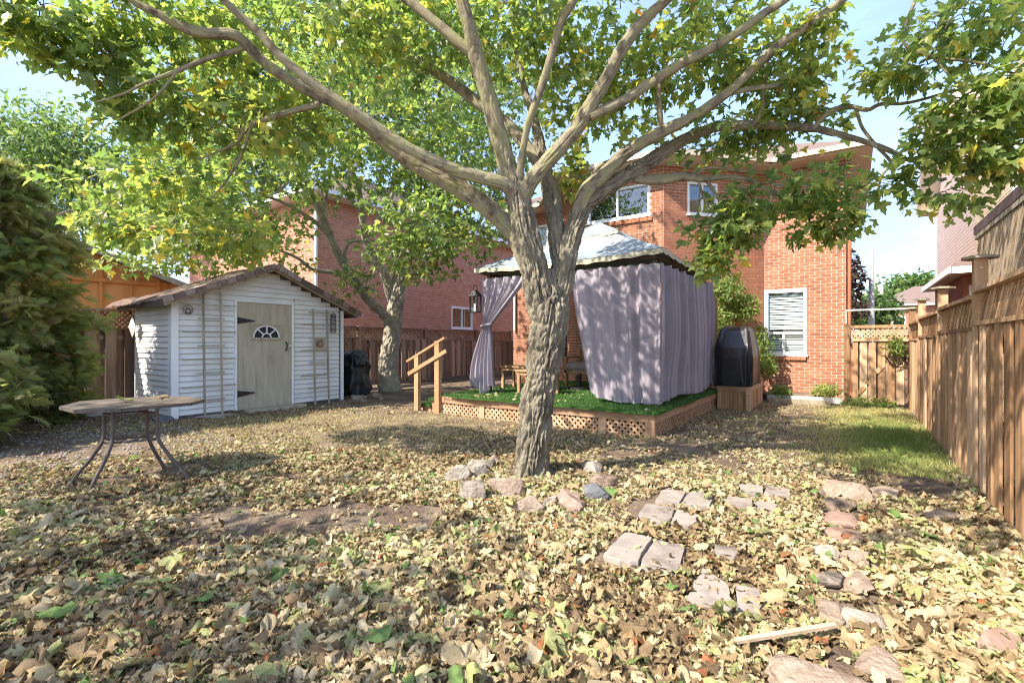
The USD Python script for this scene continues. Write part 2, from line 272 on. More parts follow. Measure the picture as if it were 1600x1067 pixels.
mat('stone_dark', [(0.2, (0.06, 0.065, 0.07)), (0.5, (0.11, 0.115, 0.12)), (0.8, (0.17, 0.17, 0.17))], 7, 0.9, 0.7, 0.012, 30, 0.15)
mat('gravel_stone', flat_ramp((0.24, 0.215, 0.19), 0.4), 30, 0.9, 0.4)
mat('paver', [(0.25, (0.13, 0.105, 0.09)), (0.40, (0.24, 0.20, 0.172)), (0.6, (0.31, 0.27, 0.235)), (0.8, (0.25, 0.215, 0.19))], 7, 0.9, 0.6, 0.008, 50, 0.15, rnd=0.3)
mat('concrete', flat_ramp((0.42, 0.40, 0.37), 0.2), 6, 0.9, 0.5, 0.006, 60)
mat('cushion', flat_ramp((0.27, 0.21, 0.19), 0.15), 6, 0.9, 0.3)
mat('ceramic', flat_ramp((0.50, 0.38, 0.28), 0.3), 20, 0.6, 0.5, 0.01, 30)
mat('blind', flat_ramp((0.80, 0.80, 0.78), 0.03), 3, 0.5, 0)
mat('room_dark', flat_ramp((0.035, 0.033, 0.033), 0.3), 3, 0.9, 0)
mat('drape', flat_ramp((0.10, 0.065, 0.07), 0.3), 3, 0.9, 0)
mat('plastic_white', flat_ramp((0.70, 0.69, 0.66), 0.08), 5, 0.35, 0.1)
tone_mat('maple_leaf', [(0.0, (0.065, 0.108, 0.036)), (0.3, (0.125, 0.180, 0.052)), (0.55, (0.21, 0.245, 0.066)), (0.75, (0.35, 0.32, 0.07)), (0.9, (0.50, 0.35, 0.05)), (1.0, (0.34, 0.16, 0.05))], 0.54, 2.6, 0.36, 0.55)
tone_mat('far_leaf', [(0.0, (0.045, 0.080, 0.026)), (0.35, (0.095, 0.160, 0.045)), (0.7, (0.19, 0.26, 0.075)), (1.0, (0.32, 0.33, 0.10))], 0.48, 1.9, 0.5, 0.3)
tone_mat('purple_leaf', [(0.0, (0.03, 0.018, 0.018)), (0.5, (0.07, 0.045, 0.035)), (1.0, (0.10, 0.09, 0.045))], 0.35, 1.5)
tone_mat('cedar_frond', [(0.0, (0.060, 0.090, 0.035)), (0.4, (0.11, 0.150, 0.055)), (0.7, (0.18, 0.22, 0.075)), (0.9, (0.29, 0.28, 0.11)), (1.0, (0.26, 0.16, 0.085))], 0.5, 2.2)
tone_mat('dry_leaf', [(0.0, (0.06, 0.036, 0.020)), (0.18, (0.21, 0.145, 0.08)), (0.42, (0.36, 0.265, 0.14)), (0.65, (0.485, 0.405, 0.26)), (0.78, (0.40, 0.365, 0.19)), (0.88, (0.22, 0.25, 0.08)), (0.96, (0.11, 0.20, 0.06)), (1.0, (0.30, 0.11, 0.05))], 0.22, 1.2, 0.7, 0.2, 0.16, 70, 0.7)
tone_mat('grass_blade', [(0.0, (0.10, 0.175, 0.045)), (0.35, (0.20, 0.255, 0.075)), (0.6, (0.38, 0.36, 0.14)), (1.0, (0.55, 0.47, 0.26))], 0.35, 1.6, 0.6, 0.2)
tone_mat('turf_blade', [(0.0, (0.035, 0.085, 0.022)), (0.6, (0.07, 0.155, 0.035)), (1.0, (0.14, 0.24, 0.07))], 0.3, 1.4, 0.5, 0.3)
M['window_pane'] = usdkit.material(stage, '/World/Looks/window_pane', {'t': ('transparent_bsdf', {'color': (0.88, 0.92, 0.92)}), 'gl': ('glossy_bsdf', {'color': (0.95, 0.97, 1.0), 'roughness': 0.02}), 'f': ('layer_weight', {'blend': 0.35}), 'k': ('math', {'math_type': 'multiply_add', 'value2': 0.28, 'value3': 0.05}), 'm': ('mix_closure', {})},
    [('f.facing', 'k.value1'), ('k.value', 'm.fac'), ('t.BSDF', 'm.closure1'), ('gl.BSDF', 'm.closure2')], surface='m.closure')

# ------------------------------------------------------------ ground
def sm(a, b, x): t = np.clip((x - a) / (b - a), 0, 1); return t * t * (3 - 2 * t)
def gz(x, y):
    x, y = np.asarray(x, float), np.asarray(y, float)
    p = np.stack([x, y, np.zeros_like(x)], -1)
    near = np.exp(-((x + 4) ** 2 + (y - 5) ** 2) / 300)
    z = 0.05 * (meshkit.fbm(p * 0.9, 3, 3) - 0.5) * near + 0.018 * (meshkit.fbm(p * 5, 3, 8) - 0.5) * near
    z = z + 0.07 * np.exp(-((x + 2.57) ** 2 + (y - 4.05) ** 2) / 0.35)
    z = z + 0.20 * sm(-9.8, -11.2, x) * sm(3.4, 2.9, y) * sm(-14, -12, x)
    z = z + 0.05 * np.exp(-((x + 7.0) ** 2 + (y - 5.4) ** 2) / 1.2)
    return z
def axis(lo, hi, d, far):
    mid = np.arange(lo, hi + d / 2, d); g = d * 1.35 ** np.arange(1, 40); g = np.cumsum(g); g = g[g < far]
    return np.r_[lo - g[::-1], mid, hi + g]
gx, gy = axis(-13, 1.4, 0.06, 320), axis(0.6, 13.4, 0.06, 320)
GX, GY = np.meshgrid(gx, gy, indexing='ij'); GV = np.stack([GX, GY, gz(GX, GY)], -1).reshape(-1, 3)
ii, jj = np.meshgrid(np.arange(len(gx) - 1), np.arange(len(gy) - 1), indexing='ij'); L = len(gy)
ground = put('ground', (GV, np.stack([ii * L + jj, (ii + 1) * L + jj, (ii + 1) * L + jj + 1, ii * L + jj + 1], -1).reshape(-1, 4)), 'soil', smooth=True)
tag(ground, 'bare trodden soil of the back yard under fallen leaves', 'ground', kind='structure')

# ------------------------------------------------------------ brickwork, lattice, fences, windows
def brick_wall(parent, mat_name, runs, L0=0.21, H0=0.0745, part_limit=300, seed=1, key=None):
    """runs: (origin, unit u, width, height, normal, holes[(u0,u1,v0,v1)]). Every brick is modelled; the 300 that show largest are parts."""
    allb, mort = [], MB()
    for o, u, W, Hh, nrm, holes in runs:
        o, u, nrm = (np.asarray(x, float) for x in (o, u, nrm)); u = u / np.linalg.norm(u); r = RNG(seed)
        # the mortar bed, cut round the openings
        us = sorted({0, W, *[min(max(h[k], 0), W) for h in holes for k in (0, 1)]}); vs = sorted({0, Hh, *[min(max(h[k], 0), Hh) for h in holes for k in (2, 3)]})
        for a, b in zip(us, us[1:]):
            for c, d in zip(vs, vs[1:]):
                if not any(h[0] <= (a + b) / 2 <= h[1] and h[2] <= (c + d) / 2 <= h[3] for h in holes):
                    mort.obox(o + u * (a + b) / 2 + UP * (c + d) / 2 - nrm * 0.052, [u, nrm, UP], [(b - a) / 2, 0.05, (d - c) / 2])
        for row in range(int(Hh / H0)):
            v0 = row * H0; off = (row % 2) * L0 / 2 - L0 / 2; x = off
            while x < W:
                segs = [(max(x, 0), min(x + L0, W))]
                for h in holes:
                    if h[2] < v0 + H0 * 0.5 < h[3]:
                        nn = []
                        for a, b in segs:
                            if b <= h[0] or a >= h[1]: nn.append((a, b))
                            else:
                                if a < h[0]: nn.append((a, h[0]))
                                if b > h[1]: nn.append((h[1], b))
                        segs = nn
                for a, b in segs:
                    if b - a > 0.03:
                        p = 0.004 + r.uniform(0, 0.004)
                        allb.append((o + u * (a + b) / 2 + UP * (v0 + H0 / 2) + nrm * (p - 0.02), u, nrm, [(b - a) / 2 - 0.0065, 0.02, H0 / 2 - 0.0065]))
                x += L0
    mort.put('mortar', 'mortar', parent)
    cs = np.array([b[0] for b in allb])
    px, py, dz = pix(cs); vis = (px > 0) & (px < 1600) & (py > 0) & (py < 1067) & (dz > 0.5)
    score = np.where(vis, dz, 1e6) if key is None else np.where(vis, key(cs), 1e6)
    tr = RNG(seed + 5).random(len(allb)); order = np.argsort(score); parts = set(order[:part_limit].tolist()); rest = MB()
    for i, (c, u, n, h) in enumerate(allb):
        if i in parts: MB().obox(c, [u, n, UP], h).put('brick', mat_name, parent)
        else: rest.obox(c, [u, n, UP], h, tone=tr[i])
    rest.put('brickwork', mat_name, parent, kind='stuff', tones=True)

def lattice(mb, o, u, W, Hh, nrm, pitch=0.075, w=0.034, th=0.006, angles=(45, -45)):
    o, u, nrm = (np.asarray(x, float) for x in (o, u, nrm))
    for k, ang in enumerate(angles):
        a = math.radians(ang); d = np.array([math.cos(a), math.sin(a)]); n = np.array([-d[1], d[0]])
        cor = np.array([[0, 0], [W, 0], [W, Hh], [0, Hh]]); s = cor @ n
        for off in np.arange(s.min() + pitch * 0.4, s.max(), pitch):
            ts = []
            for e in range(4):
                p, q = cor[e], cor[(e + 1) % 4]; sp, sq = p @ n - off, q @ n - off
                if sp * sq < 0: ts.append((p + (q - p) * sp / (sp - sq)) @ d)
            if len(ts) == 2 and abs(ts[1] - ts[0]) > 0.03:
                A, B = (o + u * x[0] + UP * x[1] + nrm * th * (k * 1.15) for x in (off * n + min(ts) * d, off * n + max(ts) * d))
                mb.bar(A, B, th, w, up=np.cross(nrm, B - A), tone=(off * 7.7 + k * .37) % 1.0)
    return mb

def pane_window(parent, o, u, nrm, W, Hh, mullions=(), fr=0.06, frame='white_trim', back='room_dark', name='window', sill=True):
    """A window set in a wall: frame, glass, and the dim room behind it. o = lower left corner on the wall's face."""
    o, u, nrm = (np.asarray(x, float) for x in (o, u, nrm)); f = MB(); ax = [u, nrm, UP]
    def b(u0, u1, v0, v1, n0, n1, m): m.obox(o + u * (u0 + u1) / 2 + UP * (v0 + v1) / 2 + nrm * (n0 + n1) / 2, ax, [(u1 - u0) / 2, (n1 - n0) / 2, (v1 - v0) / 2])
    b(0, W, 0, fr, -0.07, 0.012, f); b(0, W, Hh - fr, Hh, -0.07, 0.012, f); b(0, fr, fr, Hh - fr, -0.07, 0.012, f); b(W - fr, W, fr, Hh - fr, -0.07, 0.012, f)
    for kind, pos, lo, hi in mullions:
        if kind == 'v': b(pos - fr * 0.4, pos + fr * 0.4, max(lo, fr), min(hi, Hh - fr), -0.06, 0.005, f)
        else: b(max(lo, fr), min(hi, W - fr), pos - fr * 0.5, pos + fr * 0.5, -0.06, 0.006, f)
    w = f.put(name, frame, parent)
    g = MB(); b(fr - 0.005, W - fr + 0.005, fr - 0.005, Hh - fr + 0.005, -0.045, -0.040, g); g.put('pane', 'window_pane', w)
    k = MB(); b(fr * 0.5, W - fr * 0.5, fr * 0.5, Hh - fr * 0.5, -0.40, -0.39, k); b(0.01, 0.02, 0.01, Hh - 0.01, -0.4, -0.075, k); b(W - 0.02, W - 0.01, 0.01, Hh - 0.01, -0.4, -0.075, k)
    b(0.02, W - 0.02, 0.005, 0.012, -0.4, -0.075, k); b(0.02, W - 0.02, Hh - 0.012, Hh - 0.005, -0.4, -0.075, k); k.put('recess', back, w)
    if sill:
        s = MB(); b(-0.03, W + 0.03, -0.035, 0.0, -0.05, 0.05, s); s.put('sill', frame, w)
    return w

# ---- the house
def build_house():
    h = thing('brick_house', 'large red brick house with a bay front and white windows beyond the gazebo', 'house', (-4.6, 14, 0))
    ZE = 5.45; yM = 13.2; yB = 11.2
    pts = [(-9.2, yM), (-7.6, yM), (-5.85, yB), (-3.57, yB), (-1.74, yM), (-0.1, yM)]
    runs = []; S2 = math.sqrt(0.5)
    holes = {0: [(0.45, 1.35, 4.35, 5.05)], 1: [], 2: [(0.35, 1.97, 4.33, 5.10)], 3: [(0.62, 1.42, 4.33, 5.10)], 4: [(0.0 - 0.2 + 0.0, 0.885 - 0.0, 1.03, 2.58)]}
    holes[4] = [(-0.2, 0.885, 1.03, 2.58)]
    W = {}
    for i in range(5):
        a, b = np.array([*pts[i], 0.0]), np.array([*pts[i + 1], 0.0]); L_ = np.linalg.norm(b - a); u = (b - a) / L_; n = np.array([u[1], -u[0], 0])
        W[i] = (a, u, n, L_); runs.append((a, u, L_, ZE, n, holes[i]))
    runs.append(((-0.1, yM, 0), (0, 1, 0), 8.0, ZE, (1, 0, 0), []))
    runs.append(((-9.2, yM + 8, 0), (0, -1, 0), 8.0, ZE, (-1, 0, 0), []))
    brick_wall(h, 'brick_red', runs, key=lambda c: np.where((c[:, 0] > -1.75) & (c[:, 1] < 13.35), 0, 50) + np.where(c[:, 2] > 4.4, 30, 0) + np.abs(c[:, 2] - 1.9))
    # windows
    a, u, n, L_ = W[4]; o = a + u * 0.0 + UP * 1.03
    o = np.array([-1.73, yM, 1.03]); w = pane_window(h, o, (1, 0, 0), (0, -1, 0), 0.875, 1.55, [('h', 0.52, 0, 1), ('v', 0.40, 0, 0.5)], 0.065)
    for k in range(25):
        z = 1.115 + k * 0.0605
        if 1.49 < z < 1.60: continue
        MB().obox((-1.2925, yM + 0.085, z), [[1, 0, 0], [0, 0.5, 0.866], [0, -0.866, 0.5]], [0.36, 0.026, 0.0016]).put('blind_slat', 'blind', w)
    s = MB()
    for k in range(9): s.box((-1.78 + k * 0.102 + 0.003, yM - 0.055, 0.915), (-1.78 + (k + 1) * 0.102 - 0.003, yM - 0.004, 0.990))
    s.put('brick_sill', 'brick_red', h)
    a, u, n, L_ = W[2]; pane_window(h, a + u * 0.35 + UP * 4.33, u, n, 1.62, 0.77, [('v', 0.80, 0, 2)], 0.06)
    sl = MB()
    for k in range(17): sl.obox(a + u * (0.33 + (k + 0.5) * 0.1) + UP * 4.235 + n * 0.02, [u, n, UP], [0.046, 0.03, 0.045])
    sl.put('brick_sill', 'brick_red', h)
    a, u, n, L_ = W[3]; pane_window(h, a + u * 0.62 + UP * 4.33, u, n, 0.80, 0.77, [('v', 0.40, 0, 2)], 0.055)
    a, u, n, L_ = W[0]; pane_window(h, a + u * 0.45 + UP * 4.35, u, n, 0.90, 0.70, [], 0.06)
    # soffit, gutter, roof
    ov = 0.5; out = [(-9.7, 21.4), (-9.7, yM - ov), (-7.8, yM - ov), (-6.05, yB - ov), (-3.37, yB - ov), (-1.54, yM - ov), (0.28, yM - ov), (0.28, 21.4)]
    MB().prism(out[::1], ZE, ZE + 0.02).put('soffit', 'beige_metal', h)
    g = MB(); f = MB()
    for p, q in zip(out, out[1:]):
        p3, q3 = np.array([*p, ZE + 0.09]), np.array([*q, ZE + 0.09]); d = (q3 - p3) / np.linalg.norm(q3 - p3); nn = np.array([d[1], -d[0], 0])
        f.bar(p3 - nn * 0.012, q3 - nn * 0.012, 0.02, 0.17)
        g.bar(p3 + nn * 0.055 - UP * 0.0, q3 + nn * 0.055, 0.10, 0.11)
    f.put('fascia', 'beige_metal', h); g.put('gutter', 'beige_metal', h)
    top = np.array([-4.7, 17.3, 8.0]); rv = [np.array([*p, ZE + 0.17]) for p in out]
    MB().add(np.vstack([rv, [top]]), [[i, (i + 1) % 8, 8] for i in range(8)]).put('roof', 'roof_brown', h)
    d = MB().tube([(-0.03, yM - 0.06, 5.4), (-0.03, yM - 0.06, 0.25), (0.0, yM - 0.2, 0.15)], 0.035, 8); d.put('downspout', 'brick_red', h, True)
    d = MB().tube([(-9.1, yM - 0.07, 5.4), (-9.1, yM - 0.07, 1.7)], 0.045, 8); d.put('downspout', 'white_trim', h, True)
build_house()

# ---- the left neighbour's house
def build_left_house():
    h = thing('brick_house', 'dark red brick house behind the board fence and the second maple', 'house', (-16, 12, 0))
    X, y0, ZE = -12.8, 8.3, 5.6
    p = lambda px: (lambda r: r[1] * X / r[0])(ray(px, 500))
    w0, w1 = p(705) - y0, p(738) - y0
    runs = [((X, y0, 0), (0, 1, 0), 11.5, ZE, (1, 0, 0), [(w0, w1, 1.86, 2.72)]), ((X - 8.5, y0, 0), (1, 0, 0), 8.5, ZE, (0, -1, 0), [])]
    brick_wall(h, 'brick_far_red', runs, seed=4)
    pane_window(h, (X, y0 + w0, 1.86), (0, 1, 0), (1, 0, 0), w1 - w0, 0.86, [('v', (w1 - w0) * 0.5, 0, 1)], 0.07, back='drape')
    MB().tube([(X + 0.05, y0 - 0.05, 5.5), (X + 0.05, y0 - 0.05, 0.2)], 0.05, 8).put('downspout', 'white_trim', h, True)
    out = [(X - 8.9, y0 - 0.45), (X + 0.45, y0 - 0.45), (X + 0.45, y0 + 12), (X - 8.9, y0 + 12)]
    MB().prism(out, ZE, ZE + 0.02).put('soffit', 'white_trim', h)
    g = MB()
    for a, b in zip(out[:3], out[1:3]): g.bar([*a, ZE + 0.08], [*b, ZE + 0.08], 0.1, 0.14)
    g.put('gutter', 'white_trim', h)
    MB().add(np.vstack([[*q, ZE + 0.15] for q in out] + [[X - 4.2, y0 + 4, 8.2], [X - 4.2, y0 + 8, 8.2]]), [[0, 1, 4], [1, 2, 5], [1, 5, 4], [2, 3, 5], [3, 0, 4], [3, 4, 5]]).put('roof', 'roof_brown', h)
build_left_house()

# ---- the right neighbour's house
def build_right_house():
    h = thing('sided_house', 'tall neighbour house with pinkish siding and buff brick behind the right fence', 'house', (3, 15, 0))
    X = 2.5; yc, yf = 15.6, 22.8
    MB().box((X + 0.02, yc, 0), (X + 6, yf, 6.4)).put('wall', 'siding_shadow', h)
    for k in range(36):                                     # lapped boards of the upper storey
        z = 2.9 + k * 0.1
        MB().obox((X - 0.004, (yc + yf) / 2, z), [[0, 1, 0], [1, 0, 0.05], [-0.05, 0, 1]], [(yf - yc) / 2, 0.008, 0.0405]).put('siding_board', 'pink_siding', h)
    MB().box((X - 0.05, yf - 0.12, 2.6), (X + 0.02, yf + 0.02, 6.4)).put('corner_trim', 'beige_metal', h)
    brick_wall(h, 'brick_buff', [((X - 0.12, yc - 0.02, 0), (0, -1, 0), 8.5, 6.2, (-1, 0, 0), [(3.3, 4.6, 3.9, 5.6)]), ((X + 0.6, yc, 0), (-1, 0, 0), 0.72, 6.2, (0, 1, 0), [])], part_limit=200, seed=7)
    pane_window(h, (X - 0.12, yc - 0.02 - 3.3, 3.9), (0, -1, 0), (-1, 0, 0), 1.3, 1.7, [('h', 0.85, 0, 2)], 0.09)
    # rake overhang rising towards the camera
    MB().add([(X - 0.5, yf + 0.3, 6.0), (X - 0.5, yf - 2.6, 8.6), (X + 0.05, yf - 2.6, 8.6), (X + 0.05, yf + 0.3, 6.0), (X - 0.5, yf + 0.3, 6.16), (X - 0.5, yf - 2.6, 8.76), (X + 0.05, yf - 2.6, 8.76), (X + 0.05, yf + 0.3, 6.16)], BOXF).put('rake_soffit', 'beige_metal', h)
    MB().add([(X - 0.56, yf + 0.36, 6.0), (X - 0.56, yf - 2.6, 8.64), (X - 0.5, yf - 2.6, 8.64), (X - 0.5, yf + 0.36, 6.0), (X - 0.56, yf + 0.36, 6.2), (X - 0.56, yf - 2.6, 8.84), (X - 0.5, yf - 2.6, 8.84), (X - 0.5, yf + 0.36, 6.2)], BOXF).put('gutter', 'white_trim', h)
    MB().box((X - 0.5, yf - 0.2, 5.9), (X + 0.1, yf + 0.3, 6.02)).put('eave_return', 'beige_metal', h)
    MB().add([(X + 0.02, yc, 6.2), (X + 0.02, yf, 6.2), (X + 0.02, yf - 3.2, 9.0), (X + 4, yc, 6.2), (X + 4, yf, 6.2), (X + 4, yf - 3.2, 9.0)], [[0, 1, 2], [3, 5, 4], [0, 2, 5], [0, 5, 3], [1, 4, 5], [1, 5, 2]]).put('gable', 'pink_siding', h)
    # the lower roof with white fascia and the wall below it
    ye = 15.9; zE = 3.02
    MB().box((2.02, ye, zE), (X + 0.1, 21.5, zE + 0.03)).put('lower_soffit', 'beige_metal', h)
    f = MB(); f.box((1.95, ye - 0.08, zE - 0.01), (2.015, 21.5, zE + 0.15)); f.box((2.0, ye - 0.08, zE - 0.01), (3.3, ye - 0.015, zE + 0.15)); f.put('lower_fascia', 'white_trim', h)
    MB().add([(1.95, ye - 0.08, zE + 0.15), (3.3, ye - 0.08, zE + 0.15), (3.3, ye + 1.6, zE + 0.62), (X, ye + 1.2, zE + 0.55), (X, 21.5, zE + 0.55), (1.95, 21.5, zE + 0.15)], [[0, 1, 2], [0, 2, 3], [0, 3, 4], [0, 4, 5]]).put('lower_roof', 'roof_brown', h)
    MB().box((2.3, ye + 0.5, 0), (X + 0.6, 21.4, zE)).put('lower_wall', 'brick_red', h)
    MB().box((2.40, ye + 0.46, 2.35), (2.75, ye + 0.5, 2.75)).put('lower_window', 'white_trim', h)
    # sun-room roof with a brown gutter close behind the tall lattice
    MB().add([(1.75, 10.9, 3.22), (1.75, 6.0, 3.22), (2.4, 6.0, 3.6), (2.4, 10.9, 3.6), (1.75, 10.9, 3.26), (1.75, 6.0, 3.26), (2.4, 6.0, 3.64), (2.4, 10.9, 3.64)], BOXF).put('porch_roof', 'roof_brown', h)
    MB().box((1.66, 6.0, 3.10), (1.75, 10.95, 3.24)).put('porch_gutter', 'dark_metal', h)
    pm = MB()
    for y in (6.2, 8.6, 10.7): pm.box((1.80, y - 0.05, 0), (1.90, y + 0.05, 3.2))
    pm.put('porch_post', 'beige_metal', h)
build_right_house()

# ---- fences
def post(mb, x, y, z1, w=0.1): mb.box((x - w / 2, y - w / 2, -0.1), (x + w / 2, y + w / 2, z1)); return mb
def board_fence(name, label, x, face, panels, mat_name, caps=None, zb=0.04, base=None, pitch=0.298, bw=0.168, lat=True, seed=0):
    """A board-on-board fence running along y at x; face = +1 / -1, the side the yard is on. panels: (y0, y1, board top, lattice top)."""
    f = thing(name, label, 'fence', (x, (panels[0][0] + panels[-1][1]) / 2, 0)); r = RNG(seed)
    for y0, y1, zt, zl in panels:
        y = y0 + 0.06; k = 0
        while y < y1 - 0.05:
            b = min(y + bw, y1 - 0.02); d = r.uniform(-0.006, 0.006); g0 = (base or 0) + zb + r.uniform(-0.015, 0.02)
            xx = x + face * (0.046 + d) if k % 2 == 0 else x - face * 0.034
            t0 = r.uniform(-0.004, 0.004)
            MB().add([(xx - 0.009, y + t0, g0), (xx + 0.009, y + t0, g0), (xx + 0.009, b + t0, g0), (xx - 0.009, b + t0, g0), (xx - 0.009, y, zt - 0.012), (xx + 0.009, y, zt - 0.012), (xx + 0.009, b, zt - 0.012), (xx - 0.009, b, zt - 0.012)], BOXF).put('board', mat_name, f)
            y += pitch / 2; k += 1
        for z in (zt, zl): MB().box((x - 0.065, y0 + 0.05, z - 0.012), (x + 0.065, y1 - 0.05, z + 0.026)).put('rail', mat_name, f)
        for z in ((base or 0) + 0.25, zt - 0.16): MB().box((x - 0.022, y0 + 0.05, z - 0.04), (x + 0.022, y1 - 0.05, z + 0.04)).put('back_rail', mat_name, f)
        if lat: lattice(MB(), (x, y0 + 0.05, zt + 0.026), (0, 1, 0), y1 - y0 - 0.1, zl - zt - 0.04, (face, 0, 0), 0.062, 0.03).put('lattice_panel', mat_name, f, kind='stuff', tones=True)
    for (y, z1, cap) in caps or []:
        p = post(MB(), x, y, z1, 0.1).put('post', mat_name, f)
        if cap: c = MB(); c.prism([(x + 0.12 * math.cos(a) * cap, y + 0.12 * math.sin(a) * cap) for a in np.arange(8) * math.pi / 4 + 0.39], z1, z1 + 0.022); c.prism([(x + 0.075 * math.cos(a), y + 0.075 * math.sin(a)) for a in np.arange(8) * math.pi / 4 + 0.39], z1 + 0.022, z1 + 0.035); c.put('post_cap', 'grey_wood', p)
    return f
rf = board_fence('board_fence', 'tall brown board fence with capped posts and lattice top along the right side', 1.0, -1,
    [(1.7, 4.0, 1.57, 1.90), (4.0, 6.3, 1.51, 1.82), (6.3, 8.6, 1.46, 1.77), (8.6, 10.9, 1.42, 1.74), (10.9, 12.55, 1.38, 1.70)], 'fence_wood',
    [(1.7, 2.2, 1.1), (4.0, 2.18, 1.1), (6.3, 2.13, 1.15), (8.6, 2.05, 1.15), (10.9, 2.06, 0.95), (12.55, 2.0, 0.85)], zb=-0.02, seed=3)
sc = MB()                                                   # wrought scrolls on the far panel
for (yy, s) in ((11.2, 1), (11.6, -1), (12.0, 1)):
    th = np.linspace(0, 9, 40); rr = 0.012 + 0.010 * th / 1.5
    sc.tube(np.c_[np.full(40, 0.94), yy + s * rr * np.cos(th), 1.60 + rr * np.sin(th)], 0.006, 5)
sc.tube([(0.94, 10.95, 1.68), (0.94, 11.5, 1.56), (0.94, 12.3, 1.52)], 0.007, 5)
sc.put('scroll', 'black_iron', rf)
lf = board_fence('board_fence', 'weathered brown board fence with lattice strip behind the shed and second maple', -11.5, 1,
    [(-1.2, 1.2, 1.60, 1.97), (1.2, 3.6, 1.58, 1.94), (3.6, 6.2, 1.50, 1.84), (6.2, 8.8, 1.44, 1.76), (8.8, 11.4, 1.40, 1.74), (11.4, 14.0, 1.38, 1.73), (14.0, 16.3, 1.36, 1.72)], 'fence_dark',
    [(y, 1.80 if y > 6 else 2.0, 0) for y in (-1.2, 1.2, 3.6, 6.2, 8.8, 11.4, 14.0, 16.3)], zb=0.12, seed=5)
ff = thing('board_fence', 'short run of brown fence closing the far left corner beside the brick house', 'fence', (-10.4, 15.5, 0))
for k in range(9):
    x = -11.4 + k * 0.24; MB().box((x, 15.5 + 0.02 * (k % 2), 0.05), (x + 0.18, 15.52 + 0.02 * (k % 2), 1.36)).put('board', 'fence_dark', ff)
MB().box((-11.45, 15.46, 1.36), (-9.25, 15.56, 1.40)).put('rail', 'fence_dark', ff)

g = thing('wooden_gate', 'brown board gate with diagonal brace and lattice top beside the brick house', 'gate', (0.42, 12.55, 0))
Y = 12.55
for k in range(6):
    x0 = 0.0 + k * 0.152; MB().box((x0, Y - (0.024 if k % 2 == 0 else 0.0), 0.07), (x0 + 0.118, Y - (0.024 if k % 2 == 0 else 0.0) + 0.018, 1.33 if k % 2 == 0 else 1.36)).put('board', 'fence_wood', g)
for k in range(6):
    x0 = 0.118 + k * 0.152; MB().box((x0 - 0.02, Y + 0.022, 0.10), (x0 + 0.054, Y + 0.036, 1.34)).put('board', 'fence_dark', g)
for z in (1.385, 1.66): MB().box((-0.06, Y - 0.035, z - 0.03), (0.95, Y + 0.035, z + 0.03)).put('rail', 'fence_wood', g)
lattice(MB(), (0.0, Y, 1.42), (1, 0, 0), 0.92, 0.21, (0, -1, 0), 0.06, 0.03).put('lattice_panel', 'fence_wood', g, kind='stuff')
for (x0, z0) in ((0.135, 0.25), (0.287, 0.47), (0.44, 0.70)): MB().bar((x0 - 0.02, Y - 0.012, z0), (x0 + 0.09, Y - 0.012, z0 + 0.15), 0.02, 0.08).put('brace', 'fence_wood', g)
post(MB(), -0.07, Y, 1.72).put('post', 'fence_wood', g)
MB().tube([(-0.05, Y - 0.06, 1.5), (-0.02, Y - 0.1, 1.42), (-0.02, Y - 0.1, 1.3), (0.0, Y - 0.06, 1.24)], 0.012, 6).put('handle', 'black_iron', g)
ar = thing('rail_frame', 'thin grey metal rail frame standing up above the wooden gate', 'rail', (0.4, 12.62, 0))
MB().tube([(-0.09, 12.64, 1.6), (-0.09, 12.64, 2.0)], 0.018, 8).put('upright', 'concrete', ar); MB().box((-0.10, 12.625, 2.0), (0.97, 12.655, 2.035)).put('top_rail', 'concrete', ar)

tl = thing('privacy_screen', 'tall weathered lattice screen rising above the right fence under the brown gutter', 'screen', (1.6, 8.6, 0))
lattice(MB(), (1.6, 5.2, 1.2), (0, 1, 0), 5.0, 1.72, (-1, 0, 0), 0.085, 0.045, 0.008, (62, -62)).put('lattice_panel', 'screen_wood', tl, kind='stuff', tones=True)
for y in (5.2, 7.7, 10.25): MB().box((1.63, y - 0.045, 0), (1.72, y + 0.045, 2.95)).put('post', 'fence_wood', tl)
MB().box((1.57, 5.15, 2.92), (1.66, 10.3, 2.98)).put('top_rail', 'grey_wood', tl)

